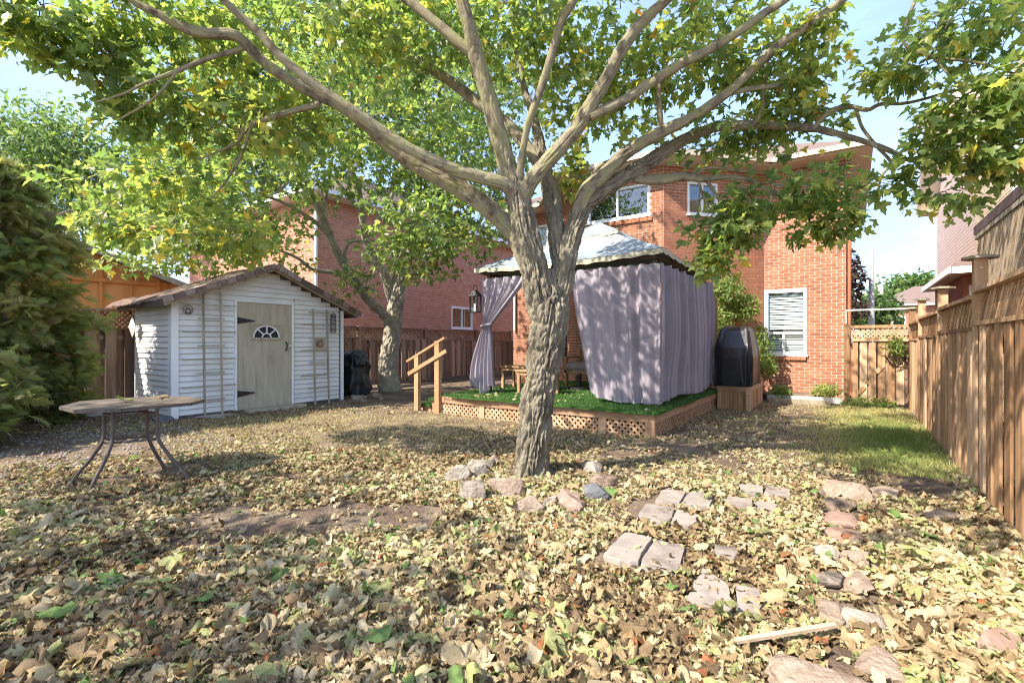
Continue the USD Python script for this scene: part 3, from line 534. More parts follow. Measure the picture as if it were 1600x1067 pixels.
# ------------------------------------------------------------ shed
def build_shed():
    X0, X1, Y0, Y1, ZE, ZR, YC = -11.25, -9.5, 3.43, 6.82, 2.08, 2.80, 5.125
    s = thing('garden_shed', 'white vinyl-sided garden shed with a grey wooden door and brown shingled gable', 'shed', ((X0 + X1) / 2, YC, 0))
    core = MB(); core.box((X0, Y0 + 0.03, 0), (X1 - 0.03, Y1, ZE)); core.prism([(0, 0), (1, 0), (1, 1)], 0, 0.001) if False else None
    core.put('wall', 'felt', s)
    MB().add([(X0, Y0 + .03, ZE), (X1 - .03, Y0 + .03, ZE), (X0, Y1, ZE), (X1 - .03, Y1, ZE), (X0, YC, ZR), (X1 - .03, YC, ZR)], [[0, 2, 4], [1, 5, 3], [0, 4, 5], [0, 5, 1], [2, 3, 5], [2, 5, 4]]).put('gable', 'felt', s)
    def roofz(y): return ZE + (ZR - ZE) * (1 - abs(y - YC) / (YC - Y0))
    d0, d1, dz = 4.50, 5.58, 2.10
    P = 0.098; r = RNG(2)
    def lap(o, u, n, W, z, nm='siding_board'):               # one vinyl course: leans out at its foot
        o = np.asarray(o, float); u = np.asarray(u, float); n = np.asarray(n, float)
        pr = [(0.016, 0.0), (0.024, 0.010), (0.006, P - 0.005), (-0.01, P - 0.005), (-0.01, 0.0)]
        v = np.array([o + UP * (z + q) + n * p + u * t for t in (0, W) for p, q in pr])
        f = [[0, 1, 2], [0, 2, 3], [0, 3, 4], [5, 7, 6], [5, 8, 7], [5, 9, 8]]
        for i in range(5): j = (i + 1) % 5; f += [[i, 5 + i, 5 + j], [i, 5 + j, j]]
        MB().add(v, np.array(f)[:, ::-1]).put(nm, 'vinyl', s)
    z = 0.06
    while z < ZR - 0.1:
        lo, hi = Y0 + 0.10, Y1 - 0.09
        if z + P > ZE - 0.05: c = max((ZR - z - P) / (ZR - ZE) * (YC - Y0), 0.06); lo, hi = max(lo, YC - c), min(hi, YC + c)
        segs = [(lo, hi)] if z + P * 0.5 > dz + 0.03 else [(lo, d0 - 0.05), (d1 + 0.05, hi)]
        for a, b in segs: lap((X1 - 0.025, a, 0), (0, 1, 0), (1, 0, 0), b - a, z)
        if z + P < ZE + 0.02: lap((X0 + 0.08, Y0 + 0.025, 0), (1, 0, 0), (0, -1, 0), X1 - X0 - 0.20, z)
        z += P
    for (x, y, w, dd) in ((X1 - 0.075, Y0 + 0.0, 0.09, 0.10), (X1 - 0.075, Y1 - 0.04, 0.09, 0.06), (X0 + 0.03, Y0 + 0.03, 0.1, 0.05)):
        MB().box((x - w / 2, y - 0.012, 0.02), (x + w * 0.95, y + dd, ZE - 0.03)).put('corner_trim', 'white_trim', s)
    fr = MB(); fr.box((X1 - 0.03, d0 - 0.05, 0.03), (X1 + 0.02, d0 - 0.005, dz + 0.03)); fr.box((X1 - 0.03, d1 + 0.005, 0.03), (X1 + 0.02, d1 + 0.05, dz + 0.03)); fr.box((X1 - 0.03, d0 - 0.005, dz + 0.004), (X1 + 0.02, d1 + 0.005, dz + 0.03)); fr.put('door_frame', 'white_trim', s)
    door = MB().box((X1 - 0.04, d0, 0.05), (X1 + 0.004, d1, dz)).put('door', 'door_wood', s)
    wy, wz = 5.06, 1.53                                        # fan light in a plain surround
    fl = MB(); fx = X1 + 0.004
    fl.box((fx, wy - 0.30, wz - 0.145), (fx + 0.02, wy + 0.30, wz - 0.105)); fl.box((fx, wy - 0.30, wz + 0.145), (fx + 0.02, wy + 0.30, wz + 0.175)); fl.box((fx, wy - 0.30, wz - 0.105), (fx + 0.02, wy - 0.275, wz + 0.145)); fl.box((fx, wy + 0.275, wz - 0.105), (fx + 0.02, wy + 0.30, wz + 0.145))
    an = np.linspace(0, math.pi, 25); arc = lambda rx, rz, x: np.c_[np.full(25, x), wy + rx * np.cos(an), wz - 0.10 + rz * np.sin(an)]
    win = fl.put('window', 'door_wood', door)
    gb = MB(); gb.tube(arc(0.255, 0.225, fx + 0.012), 0.016, 6); gb.tube(arc(0.085, 0.08, fx + 0.012), 0.013, 6)
    for a in np.radians((45, 90, 135)): gb.bar((fx + 0.012, wy + 0.085 * math.cos(a), wz - 0.1 + 0.08 * math.sin(a)), (fx + 0.012, wy + 0.255 * math.cos(a), wz - 0.1 + 0.225 * math.sin(a)), 0.02, 0.02, up=(1, 0, 0))
    gb.put('glazing_bar', 'white_trim', door)
    c = np.array([fx + 0.003, wy, wz - 0.1]); A = arc(0.25, 0.22, fx + 0.003); MB().add(np.vstack([c, A]), [[0, i, i + 1] for i in range(1, 25)]).put('fan_pane', 'room_dark', door)
    for z in (1.75, 0.36):
        MB().add([(X1 + 0.008, d0 - 0.0, z - 0.065), (X1 + 0.008, d0 + 0.06, z - 0.05), (X1 + 0.008, d0 + 0.33, z - 0.008), (X1 + 0.008, d0 + 0.33, z + 0.008), (X1 + 0.008, d0 + 0.06, z + 0.05), (X1 + 0.008, d0, z + 0.065)] + [(X1 + 0.016, y, q) for y, q in ((d0, z - 0.065), (d0 + 0.06, z - 0.05), (d0 + 0.33, z - 0.008), (d0 + 0.33, z + 0.008), (d0 + 0.06, z + 0.05), (d0, z + 0.065))],
                 [[6, 7, 8], [6, 8, 9], [6, 9, 10], [6, 10, 11]] + [[i, (i + 1) % 6, 6 + (i + 1) % 6] for i in range(6)] + [[i, 6 + (i + 1) % 6, 6 + i] for i in range(6)]).put('hinge', 'black_iron', door)
    hz = np.linspace(0, math.pi, 9); MB().tube(np.c_[X1 + 0.01 + 0.05 * np.sin(hz), np.full(9, d1 - 0.12), 1.25 - 0.085 * np.cos(hz)], 0.013, 6).put('handle', 'black_iron', door)
    MB().tube([(X1, d1 - 0.03, 1.26), (X1 + 0.045, d1 - 0.03, 1.26)], 0.02, 10).put('knob', 'plastic_white', door)
    MB().box((X1 + 0.06, d0 + 0.1, -0.02), (X1 + 0.24, d1 + 0.2, 0.06)).put('threshold', 'grey_wood', s)
    # roof slabs, fascia, and the shingles that fold over the rake
    ov, rx = 0.20, 0.22; sl = (ZR - ZE) / (YC - Y0); nn = math.hypot(1, sl)
    for sgn, ye in ((-1, Y0 - ov), (1, Y1 + ov + 0.1)):
        u = np.array([0, sgn, -sl]) / nn; n = np.array([0, sgn * sl, 1]) / nn; L_ = abs(ye - YC) * nn; top = np.array([0, YC, ZR + 0.03])
        MB().obox(top + u * L_ / 2 + np.array([(X0 + X1 + rx - 0.15) / 2, 0, 0]), [[1, 0, 0], u, n], [(X1 - X0 + rx + 0.15) / 2, L_ / 2, 0.018]).put('roof_deck', 'grey_wood', s)
        MB().bar(top + u * 0.02 + np.array([X1 + rx - 0.03, 0, 0]) - n * 0.05, top + u * L_ + np.array([X1 + rx - 0.03, 0, 0]) - n * 0.05, 0.03, 0.07, up=n).put('rake_board', 'grey_wood', s)
        k = 0; t = L_ + 0.02
        while t > 0.05:
            ln = 0.18 + r.uniform(-0.015, 0.015); t2 = max(t - ln, 0.0); dr = r.uniform(-0.012, 0.012); tilt = r.uniform(-0.05, 0.05)
            c = top + u * (t + t2) / 2 + n * (0.034 + 0.006 * (k % 2)) + np.array([X1 + rx - 0.10, 0, 0])
            MB().obox(c, [[1, 0, tilt], u, n], [0.135 + abs(dr), (t - t2) / 2 - 0.004, 0.008]).put('shingle', 'shingle', s)
            MB().obox(top + u * (t + t2) / 2 + n * (0.012 - r.uniform(0, 0.02)) + np.array([X1 + rx + 0.028 + abs(dr), 0, 0]), [[1, 0, tilt], u, n], [0.008, (t - t2) / 2 - 0.006, 0.045 + abs(dr)]).put('shingle', 'shingle', s)
            for j in range(6):
                MB().obox(top + u * (t + t2) / 2 + n * 0.03 + np.array([X1 + rx - 0.37 - j * 0.28, 0, 0.0]), [[1, 0, 0], u, n], [0.136, (t - t2) / 2 + 0.02, 0.009]).put('shingle', 'shingle', s)
            t = t2; k += 1
        MB().obox(top + u * (L_ + 0.0) + np.array([(X0 + X1) / 2, 0, -0.035]), [[1, 0, 0], u, n], [(X1 - X0) / 2 + 0.16, 0.016, 0.05]).put('gutter_edge', 'felt', s)
    rg = thing('roofing_felt', 'crumpled dark roofing felt drooping over the near eave of the shed', 'roofing', (-10.6, 3.2, 2.0))
    xs = np.linspace(-11.75, -10.0, 40); ys = np.linspace(0, 1, 8); XX, VV = np.meshgrid(xs, ys, indexing='ij')
    w = meshkit.fbm(np.stack([XX * 4, VV * 2, XX * 0], -1), 3, 4) - 0.5
    yy = 3.42 - VV * 0.30 - w * 0.06; zz = 2.19 - VV * 0.13 - VV ** 4 * 0.06 + w * 0.05
    i, j = np.meshgrid(np.arange(39), np.arange(7), indexing='ij'); q = np.stack([i * 8 + j, i * 8 + j + 1, (i + 1) * 8 + j + 1, (i + 1) * 8 + j], -1).reshape(-1, 4)
    v = np.stack([XX, yy, zz], -1).reshape(-1, 3); put('felt_sheet', (np.vstack([v, v - [0, 0, 0.012]]), np.vstack([q, q[:, ::-1] + len(v)])), 'shingle', rg, True)
build_shed()
def trellis(label, ya, yb, rungs, z1):
    t = thing('garden_trellis', label, 'trellis', (-9.44, (ya + yb) / 2, 0), 'trellises leaning on the shed front')
    for y in (ya, yb): MB().bar((-9.34, y, 0.0), (-9.45, y + 0.02, z1), 0.035, 0.02, up=(1, 0, 0)).put('upright', 'grey_wood', t)
    for z, a, b in rungs: MB().bar((-9.425, a, z), (-9.425, b, z + 0.005), 0.013, 0.022, up=(0, 0, 1)).put('rung', 'grey_wood', t)
trellis('long-armed wooden trellis leaning on the shed left of the door', 3.88, 4.17, [(0.30 + k * 0.243, 3.80 - (0.24 if k % 2 == 1 else 0), 4.25 + (0.2 if k % 2 == 1 else 0)) for k in range(8)], 2.25)
trellis('thin wooden trellis leaning on the shed right of the door', 6.03, 6.36, [(0.35 + k * 0.27, 5.93 - (0.18 if k % 2 == 1 else 0), 6.42) for k in range(7)], 2.05)

def wall_decor():
    o = thing('wire_lantern', 'black wire owl-shaped lantern hanging on the shed front near its right corner', 'lantern', (-9.44, 6.5, 1.75))
    y0, z0, x = 6.52, 1.80, -9.42
    m = MB(); m.tube([(x, y0, 2.02), (x, y0, 1.96)], 0.006, 6)
    for zz, rr in ((1.96, 0.05), (1.90, 0.065), (1.74, 0.06), (1.60, 0.075), (1.55, 0.06)):
        a = np.linspace(0, 2 * math.pi, 15); m.tube(np.c_[x + 0.35 * rr * np.cos(a), y0 + rr * np.sin(a), np.full(15, zz)], 0.007, 5)
    m.put('frame', 'black_iron', o)
    b = MB()
    for a in np.linspace(0, 2 * math.pi, 8, endpoint=False): b.tube([(x + .35 * .06 * math.cos(a), y0 + .06 * math.sin(a), 1.95), (x + .35 * .068 * math.cos(a), y0 + .068 * math.sin(a), 1.75), (x + .35 * .07 * math.cos(a), y0 + .07 * math.sin(a), 1.56)], 0.005, 5)
    b.put('wire', 'black_iron', o)
    e = thing('wall_plaque', 'tan plaque with a raised flower hung on the shed between trellis bars', 'plaque', (-9.44, 6.2, 1.3))
    MB().box((-9.47, 6.07, 1.19), (-9.445, 6.33, 1.43)).put('board', 'ceramic', e)
    for k in range(6):
        a = k * math.pi / 3; put('petal', rock((-9.43, 6.2 + 0.055 * math.cos(a), 1.31 + 0.055 * math.sin(a)), (0.018, 0.042, 0.03), k, blocky=0, sub=2), 'stone_tan', e, True)
    put('flower_heart', rock((-9.42, 6.2, 1.31), (0.02, 0.03, 0.03), 9, blocky=0, sub=2), 'stone_pale', e, True)
    c = thing('wall_ring', 'small round wire ornament near the shed front left corner', 'ornament', (-9.45, 3.62, 1.85))
    a = np.linspace(0, 2 * math.pi, 25); MB().tube(np.c_[np.full(25, -9.455), 3.66 + 0.075 * np.cos(a), 1.90 + 0.08 * np.sin(a)], 0.010, 6).put('hoop', 'grey_wood', c)
    MB().tube(np.c_[np.full(25, -9.452), 3.66 + 0.04 * np.cos(a), 1.88 + 0.045 * np.sin(a)], 0.010, 6).put('inner_hoop', 'dark_metal', c)
    d = thing('hanging_diamond', 'white faceted diamond ornament hanging on the shed side wall', 'ornament', (-11.0, 3.33, 1.6))
    MB().add([(-11.0, 3.33, 1.82), (-11.0, 3.33, 1.42), (-11.15, 3.33, 1.62), (-10.85, 3.33, 1.62), (-11.0, 3.27, 1.62), (-11.0, 3.39, 1.62)], [[0, 2, 4], [0, 4, 3], [0, 3, 5], [0, 5, 2], [1, 4, 2], [1, 3, 4], [1, 5, 3], [1, 2, 5]]).put('facets', 'plastic_white', d)
    MB().tube([(-11.0, 3.33, 1.82), (-11.0, 3.33, 2.1)], 0.003, 4).put('cord', 'plastic_white', d)
    h = thing('wall_hook', 'little rusty star hook above the right top corner of the shed door', 'hook', (-9.45, 5.63, 2.2))
    st = [(0.05 if k % 2 == 0 else 0.02) for k in range(10)]; p = [(r * math.cos(k * math.pi / 5 + math.pi / 2), r * math.sin(k * math.pi / 5 + math.pi / 2)) for k, r in enumerate(st)]
    v = np.array([(-9.445, 5.62 + a_, 2.2 + b_) for a_, b_ in p] + [(-9.425, 5.62, 2.2)]); MB().add(v, [[i, (i + 1) % 10, 10] for i in range(10)]).put('star', 'ceramic', h)
wall_decor()
# ---- the orange-brown outbuilding behind the left fence
def build_garage():
    s = thing('wooden_outbuilding', 'orange-brown plywood outbuilding with batten seams behind the left fence', 'outbuilding', (-16.5, 3.0, 0))
    X = -15.0; yl, yr, yc = -1.2, 5.9, 2.35; zl, zr = 2.72, 3.98
    zf = lambda y: zr - (zr - zl) * abs(y - yc) / (yr - yc)
    MB().add([(X, yl, 0), (X, yr, 0), (X, yr, zl), (X, yc, zr), (X, yl, zl), (X - 4, yl, 0), (X - 4, yr, 0), (X - 4, yr, zl), (X - 4, yc, zr), (X - 4, yl, zl)], [[0, 1, 2], [0, 2, 3], [0, 3, 4], [5, 7, 6], [5, 8, 7], [5, 9, 8], [0, 5, 6], [0, 6, 1], [1, 6, 7], [1, 7, 2], [4, 9, 5], [4, 5, 0]]).put('wall', 'garage_ply', s)
    for k in range(12):
        y = yl + 0.3 + k * 0.6
        if y < yr: MB().box((X + 0.002, y - 0.03, 0.2), (X + 0.045, y + 0.03, zf(y) - 0.05)).put('batten', 'garage_ply', s)
    MB().box((X + 0.002, yl, 2.80), (X + 0.055, yr - 0.35, 2.90)).put('cross_rail', 'garage_ply', s)
    for sg, ye in ((-1, yl - 0.3), (1, yr + 0.45)):
        a, b = np.array([X - 1.8, yc, zr + 0.04]), np.array([X - 1.8, ye, zf(ye) + 0.04])
        MB().bar(a, b, 4.5, 0.05, up=(0, 0, 1)).put('roof', 'felt', s)
        MB().bar(a + [2.28, 0, -0.05], b + [2.28, 0, -0.05], 0.03, 0.14, up=(0, 0, 1)).put('rake_board', 'grey_wood', s)
build_garage()
bg = thing('garbage_bag', 'black plastic covered heap beside the shed right corner', 'bag', (-10.26, 7.7, 0))
def crumple(lo, hi, seed, n=4, amp=0.12, top=0.75):
    m = trimesh.creation.box((2, 2, 2)); m = m.subdivide().subdivide().subdivide().subdivide(); m.merge_vertices(); v = np.array(m.vertices)
    c, h = (np.asarray(lo) + hi) / 2, (np.asarray(hi) - lo) / 2
    k = np.maximum(np.linalg.norm(v, axis=1), 1e-6)[:, None]; v = v * (0.62 + 0.38 / k * 1.25)
    t = (v[:, 2] + 1) / 2; v[:, :2] *= (1 - (1 - top) * t ** 1.6)[:, None]
    f = 1 - np.abs(2 * meshkit.noise(v * [2.2, 2.2, 1.2] + seed, seed) - 1); g2 = 1 - np.abs(2 * meshkit.noise(v * [5, 5, 2.2] + seed, seed + 1) - 1)
    v = v * (1 + amp * (f - 0.6) + amp * 0.4 * (g2 - 0.6))[:, None]
    v = c + v * h; v[:, 2] = np.maximum(v[:, 2], lo[2]); return v, np.array(m.faces)
put('bag_body', crumple(np.array([-10.62, 7.38, 0.0]), np.array([-9.95, 8.0, 1.02]), 5, amp=0.35, top=0.8), 'bag', bg, True)
put('bag_neck', crumple(np.array([-10.3, 7.5, 0.75]), np.array([-9.9, 7.9, 1.1]), 8, amp=0.4, top=0.5), 'bag', bg, True)

# ------------------------------------------------------------ deck, gazebo and what stands on them
DZ = 0.35; DX0, DX1, DY0, DY1 = -6.30, -2.25, 6.62, 10.9
def build_deck():
    d = thing('raised_deck', 'low wooden deck with lattice skirting and green artificial turf', 'deck', (-4.3, 8.6, 0))
    MB().box((DX0 + 0.03, DY0 + 0.03, DZ - 0.10), (DX1 - 0.03, DY1, DZ - 0.02)).put('deck_frame', 'deck_wood', d)
    MB().box((DX0, DY0, DZ - 0.135), (DX1 + 0.02, DY0 + 0.03, DZ - 0.022)).put('rim_board', 'deck_wood', d)
    MB().box((DX1 - 0.01, DY0 + 0.03, DZ - 0.135), (DX1 + 0.02, DY1, DZ - 0.022)).put('rim_board', 'deck_wood', d)
    for x in (DX1 - 0.06, -3.02, -4.2, -5.3): MB().box((x - 0.06, DY0 + 0.004, -0.03), (x + 0.06, DY0 + 0.035, DZ - 0.136)).put('skirt_post', 'deck_wood', d)
    for y in (DY0 + 0.06, 8.1, 9.9): MB().box((DX1 - 0.02, y - 0.05, -0.03), (DX1 + 0.014, y + 0.05, DZ - 0.136)).put('skirt_post', 'deck_wood', d)
    xs = [DX0 + 0.0, -5.3, -4.2, -3.02, DX1 - 0.06]
    for a, b in zip(xs, xs[1:]): lattice(MB(), (a + 0.0, DY0 + 0.03, 0.0), (1, 0, 0), b - a, DZ - 0.13, (0, -1, 0), 0.066, 0.036).put('lattice_panel', 'deck_wood', d, kind='stuff', tones=True)
    ys = [DY0 + 0.05, 8.1, 9.9, DY1]
    for a, b in zip(ys, ys[1:]): lattice(MB(), (DX1 - 0.005, a, 0.0), (0, 1, 0), b - a, DZ - 0.13, (1, 0, 0), 0.066, 0.036).put('lattice_panel', 'deck_wood', d, kind='stuff', tones=True)
    # turf with an overhanging, wavy edge
    r = RNG(3); poly = []
    for x in np.arange(DX0 - 0.05, DX1 + 0.05, 0.12): poly.append((x, DY0 - 0.05 + 0.025 * math.sin(x * 5) + (0.20 * max(0, (-5.75 - x) / 0.55) ** 2)))
    for y in np.arange(DY0, DY1, 0.12): poly.append((DX1 + 0.05 + 0.02 * math.sin(y * 4), y))
    poly += [(DX1, DY1), (DX0 - 0.05, DY1)]
    t = MB().prism(poly, DZ - 0.018, DZ).put('turf', 'turf_base', d)
    n = 34000; x = r.uniform(DX0 - 0.05, DX1 + 0.05, n); y = DY0 - 0.06 + (DY1 - DY0) * r.random(n) ** 1.5
    e = 5000; xe = r.uniform(DX0 + 0.3, DX1 + 0.06, e); ye = DY0 - 0.055 + 0.025 * np.sin(xe * 5) + r.uniform(-0.02, 0.02, e); x, y = np.r_[x, xe], np.r_[y, ye]
    yb = r.uniform(DY0, DY1, 2500); x, y = np.r_[x, DX1 + 0.05 + r.uniform(-.02, .015, 2500)], np.r_[y, yb]
    keep = ~((y < DY0 + 0.05) & (x < DX0 + 0.1)); x, y = x[keep], y[keep]; n = len(x)
    a = r.uniform(0, 6.28, n); hgt = r.uniform(0.02, 0.045, n); w = 0.005
    b0 = np.stack([x - w * np.cos(a), y - w * np.sin(a), np.full(n, DZ - 0.003)], -1); b1 = np.stack([x + w * np.cos(a), y + w * np.sin(a), np.full(n, DZ - 0.003)], -1)
    drop = np.where((y < DY0 - 0.02) | (x > DX1 + 0.02), -0.5, 1.0)
    tp = np.stack([x + r.normal(0, 0.014, n), y + r.normal(0, 0.014, n) - np.where(y < DY0 - 0.02, 0.02, 0), DZ + hgt * drop], -1)
    v = np.stack([b0, b1, tp], 1).reshape(-1, 3); put('turf_pile', (v, np.arange(3 * n).reshape(-1, 3)), 'turf_blade', d, tone=np.repeat(r.random(n), 3), kind='stuff')
    # two turf-covered steps at the left end
    for k, (xa, xb, z) in enumerate(((DX0 - 0.34, DX0 - 0.055, 0.22), (DX0 - 0.66, DX0 - 0.345, 0.10))):
        MB().box((xa + 0.02, 6.75, 0), (xb, 7.75, z)).put('step', 'deck_wood', d); MB().box((xa - 0.03, 6.70, z + 0.003), (xb + 0.02, 7.8, z + 0.03)).put('step_turf', 'turf_base', d)
        m = 2500; x = r.uniform(xa - 0.03, xb + 0.02, m); y = r.uniform(6.68, 7.8, m); aa = r.uniform(0, 6.28, m)
        v = np.stack([np.stack([x - .005 * np.cos(aa), y - .005 * np.sin(aa), np.full(m, z + .028)], -1), np.stack([x + .005 * np.cos(aa), y + .005 * np.sin(aa), np.full(m, z + .028)], -1), np.stack([x + r.normal(0, .015, m), y + r.normal(0, .015, m), z + .03 + r.uniform(.015, .04, m)], -1)], 1).reshape(-1, 3)
        put('step_turf_pile', (v, np.arange(3 * m).reshape(-1, 3)), 'turf_blade', d, tone=np.repeat(r.random(m), 3), kind='stuff')
    MB().box((-6.37, 6.56, -0.05), (-6.26, 6.64, 1.36)).put('stair_post', 'new_wood', d)
    MB().box((-6.91, 6.56, -0.05), (-6.80, 6.64, 1.08)).put('stair_post', 'new_wood', d)
    MB().bar((-7.12, 6.60, 0.96), (-6.12, 6.60, 1.42), 0.09, 0.04).put('handrail', 'new_wood', d)
    MB().bar((-7.05, 6.545, 0.72), (-6.05, 6.545, 1.18), 0.03, 0.07).put('handrail', 'new_wood', d)
build_deck()

GX0, GX1, GY0, GY1, GE = -5.85, -2.45, 7.4, 10.6, 2.66
def cloth(fn, nu, nv, thick=0.004):
    U, V = np.meshgrid(np.linspace(0, 1, nu), np.linspace(0, 1, nv), indexing='ij'); P = fn(U, V).reshape(-1, 3)
    i, j = np.meshgrid(np.arange(nu - 1), np.arange(nv - 1), indexing='ij'); q = np.stack([i * nv + j, (i + 1) * nv + j, (i + 1) * nv + j + 1, i * nv + j + 1], -1).reshape(-1, 4)
    return P, q
def build_gazebo():
    g = thing('gazebo', 'soft-top gazebo with two-tier pale canvas roof and grey-mauve curtains', 'gazebo', ((GX0 + GX1) / 2, 9, DZ))
    for xa in (GX0, GX1):
        for ya in (GY0, GY1):
            x, y = xa + (0.07 if xa < -4 else -0.07), ya + (0.08 if ya < 9 else -0.08)
            MB().box((x - 0.035, y - 0.035, DZ), (x + 0.035, y + 0.035, GE)).put('post', 'dark_metal', g)
            MB().box((x - 0.09, y - 0.09, DZ), (x + 0.09, y + 0.09, DZ + 0.012)).put('foot_plate', 'dark_metal', g)
    for a, b in (((GX0, GY0), (GX1, GY0)), ((GX1, GY0), (GX1, GY1)), ((GX1, GY1), (GX0, GY1)), ((GX0, GY1), (GX0, GY0))):
        MB().bar([*a, GE], [*b, GE], 0.04, 0.05).put('top_beam', 'dark_metal', g); MB().tube([[a[0], a[1], GE - 0.10], [b[0], b[1], GE - 0.10]], 0.012, 6).put('curtain_rail', 'dark_metal', g)
        v = (np.array(b) - a); c = np.array([*((np.array(a) + b) / 2), 0]); d_ = np.array([*v, 0]) / np.linalg.norm(v)
        for s in (-1, 1):                                     # arched corner braces
            t = np.linspace(0, 1, 9); e = np.array([*(a if s < 0 else b), 0.0]); di = d_ * -s if s > 0 else d_
            MB().tube(e + di * (0.75 * t)[:, None] + UP * (GE + 0.02 + 0.12 * np.sin(t * math.pi))[:, None], 0.010, 5).put('brace', 'dark_metal', g)
    cx, cy = (GX0 + GX1) / 2, (GY0 + GY1) / 2
    def tier(x0, x1, y0, y1, z0, k, z1, sag, nm, over, valance=0.0):
        P, Q = [], []; N, Mv = 24, 12
        cor = [(x0 - over, y0 - over), (x1 + over, y0 - over), (x1 + over, y1 + over), (x0 - over, y1 + over)]
        for s in range(4):
            a, b = np.array(cor[s]), np.array(cor[(s + 1) % 4]); U, V = np.meshgrid(np.linspace(0, 1, N), np.linspace(0, 1, Mv), indexing='ij')
            base = a + (b - a) * U[..., None]; q = base + (np.array([cx, cy]) - base) * (V * k)[..., None]
            z = z0 + (z1 - z0) * V - sag * np.sin(V * math.pi) * np.sin(U * math.pi) - 0.06 * np.sin(U * math.pi) * (1 - V) + 0.02 * (meshkit.noise(np.stack([U * 6, V * 4, U * 0 + s], -1), 3) - .5)
            i, j = np.meshgrid(np.arange(N - 1), np.arange(Mv - 1), indexing='ij'); qq = np.stack([i * Mv + j, (i + 1) * Mv + j, (i + 1) * Mv + j + 1, i * Mv + j + 1], -1).reshape(-1, 4)
            P.append(np.dstack([q, z]).reshape(-1, 3)); Q.append(qq + s * N * Mv)
        put(nm, (np.vstack(P), np.vstack(Q)), 'canvas', g, 35)
        if valance:
            for s in range(4):
                a, b = np.array([*cor[s], 0]), np.array([*cor[(s + 1) % 4], 0]); u = np.linspace(0, 1, 30)
                top = a + (b - a) * u[:, None] + UP * (z0 - 0.06 * np.sin(u * math.pi))[:, None]; m = MB()
                bot = top - UP * (valance + 0.012 * np.sin(u * 60))[:, None]; v = np.vstack([top, bot]); n = 30
                m.add(v, [[i, i + 1, n + i + 1, n + i] for i in range(n - 1)]); m.put('valance', 'canvas_trim', g)
    tier(GX0, GX1, GY0, GY1, GE + 0.10, 0.70, 3.36, 0.10, 'lower_canopy', 0.14, 0.075)
    tier(cx - 0.62, cx + 0.62, cy - 0.58, cy + 0.58, 3.40, 0.97, 3.74, 0.02, 'upper_canopy', 0.02, 0.05)
    # near curtain, drawn half way, its free edge pulled in at the foot
    def front(U, V):
        xl = -3.90 + 0.40 * V ** 1.3; x = xl + (GX1 + 0.07 - xl) * U
        fold = np.sin(U * 27 + 1.8 * np.sin(U * 9)) * (0.032 + 0.02 * V) + 0.016 * np.sin(U * 61 + V * 2) + 0.05 * (meshkit.noise(np.stack([U * 5, V * 3, U * 0], -1), 5) - 0.5)
        top = 2.56 - 0.02 * np.abs(np.sin(U * 27)); z = top - (top - 0.385 - 0.13 * (1 - U) ** 6 + 0.0 * U) * V
        return np.stack([x, GY0 - 0.075 + fold * np.clip((1 - U) * 14, .12, 1) - 0.10 * V * (1 - U), z], -1)
    put('curtain', cloth(front, 130, 40), 'curtain', g, True)
    def right(U, V):
        y = GY0 - 0.07 + (GY1 - GY0 + 0.07) * U; amp = 0.055 * (0.6 + 0.6 * np.sin(math.pi * np.minimum(V * 1.2, 1)))
        fold = np.sin(U * 52 + 2.5 * np.sin(U * 7) + V * 0.8 * np.sin(U * 11)) * amp + 0.02 * np.sin(U * 110 + V) + 0.10 * (meshkit.noise(np.stack([U * 4, V * 2.2, U * 0], -1), 8) - 0.4) * V
        top = 2.56 - 0.03 * np.abs(np.sin(U * 26)); z = top - (top - 0.40 - 0.05 * np.sin(U * 5) ** 2 - 0.25 * np.maximum(U - 0.8, 0) ** 1.3) * V
        return np.stack([GX1 + 0.075 + fold * np.clip(U * 25, .1, 1), y, z], -1)
    put('curtain', cloth(right, 200, 44), 'curtain', g, True)
    def tied(U, V):                                            # gathered to the left post and flaring out below the tie
        k = 0.40; up_ = np.clip(V / k, 0, 1); dn = np.clip((V - k) / (1 - k), 0, 1)
        xr = -4.75 + (-5.66 + 4.75) * up_ ** 1.7; xl = GX0 - 0.02 + 0 * V
        xr = np.where(V > k, -5.66 + 0.10 * dn ** 0.8, xr); xl = np.where(V > k, xl - 0.30 * np.sin(dn * math.pi * 0.62) ** 1.2, xl)
        x = xl + (xr - xl) * U; fold = np.sin(U * 34 + V * 2) * (0.035 + 0.03 * dn) + 0.012 * np.sin(U * 75)
        z = 2.56 - 2.14 * V - (1 - U) * 0.0 + 0.22 * dn * np.sin(U * 7.0 + 1) * 0.5 - 0.30 * (1 - up_) * 0 + 0.16 * U * up_ * (1 - dn)
        z = np.where(V <= k, 2.56 - (2.56 - 1.66) * (up_ * (0.42 + 0.58 * (1 - U)) + 0.58 * U * up_ ** 2.2), z)
        z = np.where(V > k, 1.66 - 1.26 * dn + 0.10 * np.sin(U * 9) * dn ** 2, z)
        return np.stack([x, GY0 - 0.04 + fold, z], -1)
    put('tied_curtain', cloth(tied, 90, 70), 'curtain', g, True)
    a = np.linspace(0, 2 * math.pi, 16); MB().tube(np.c_[-5.76 + 0.115 * np.cos(a), GY0 - 0.04 + 0.09 * np.sin(a), 1.66 + 0.02 * np.cos(a)], 0.02, 6).put('tie', 'curtain', g)
    def back(U, V):
        w = 0.12 + 0.38 * np.abs(V - 0.72) ** 1.1; x = -4.95 + (U - 0.5) * 2 * w + 0.25 * V * (1 - V); fold = np.sin(U * 22) * 0.05
        return np.stack([x, GY1 - 0.1 + fold, 2.56 - 1.45 * V], -1)
    put('rear_curtain', cloth(back, 60, 30), 'curtain_inner', g, True)
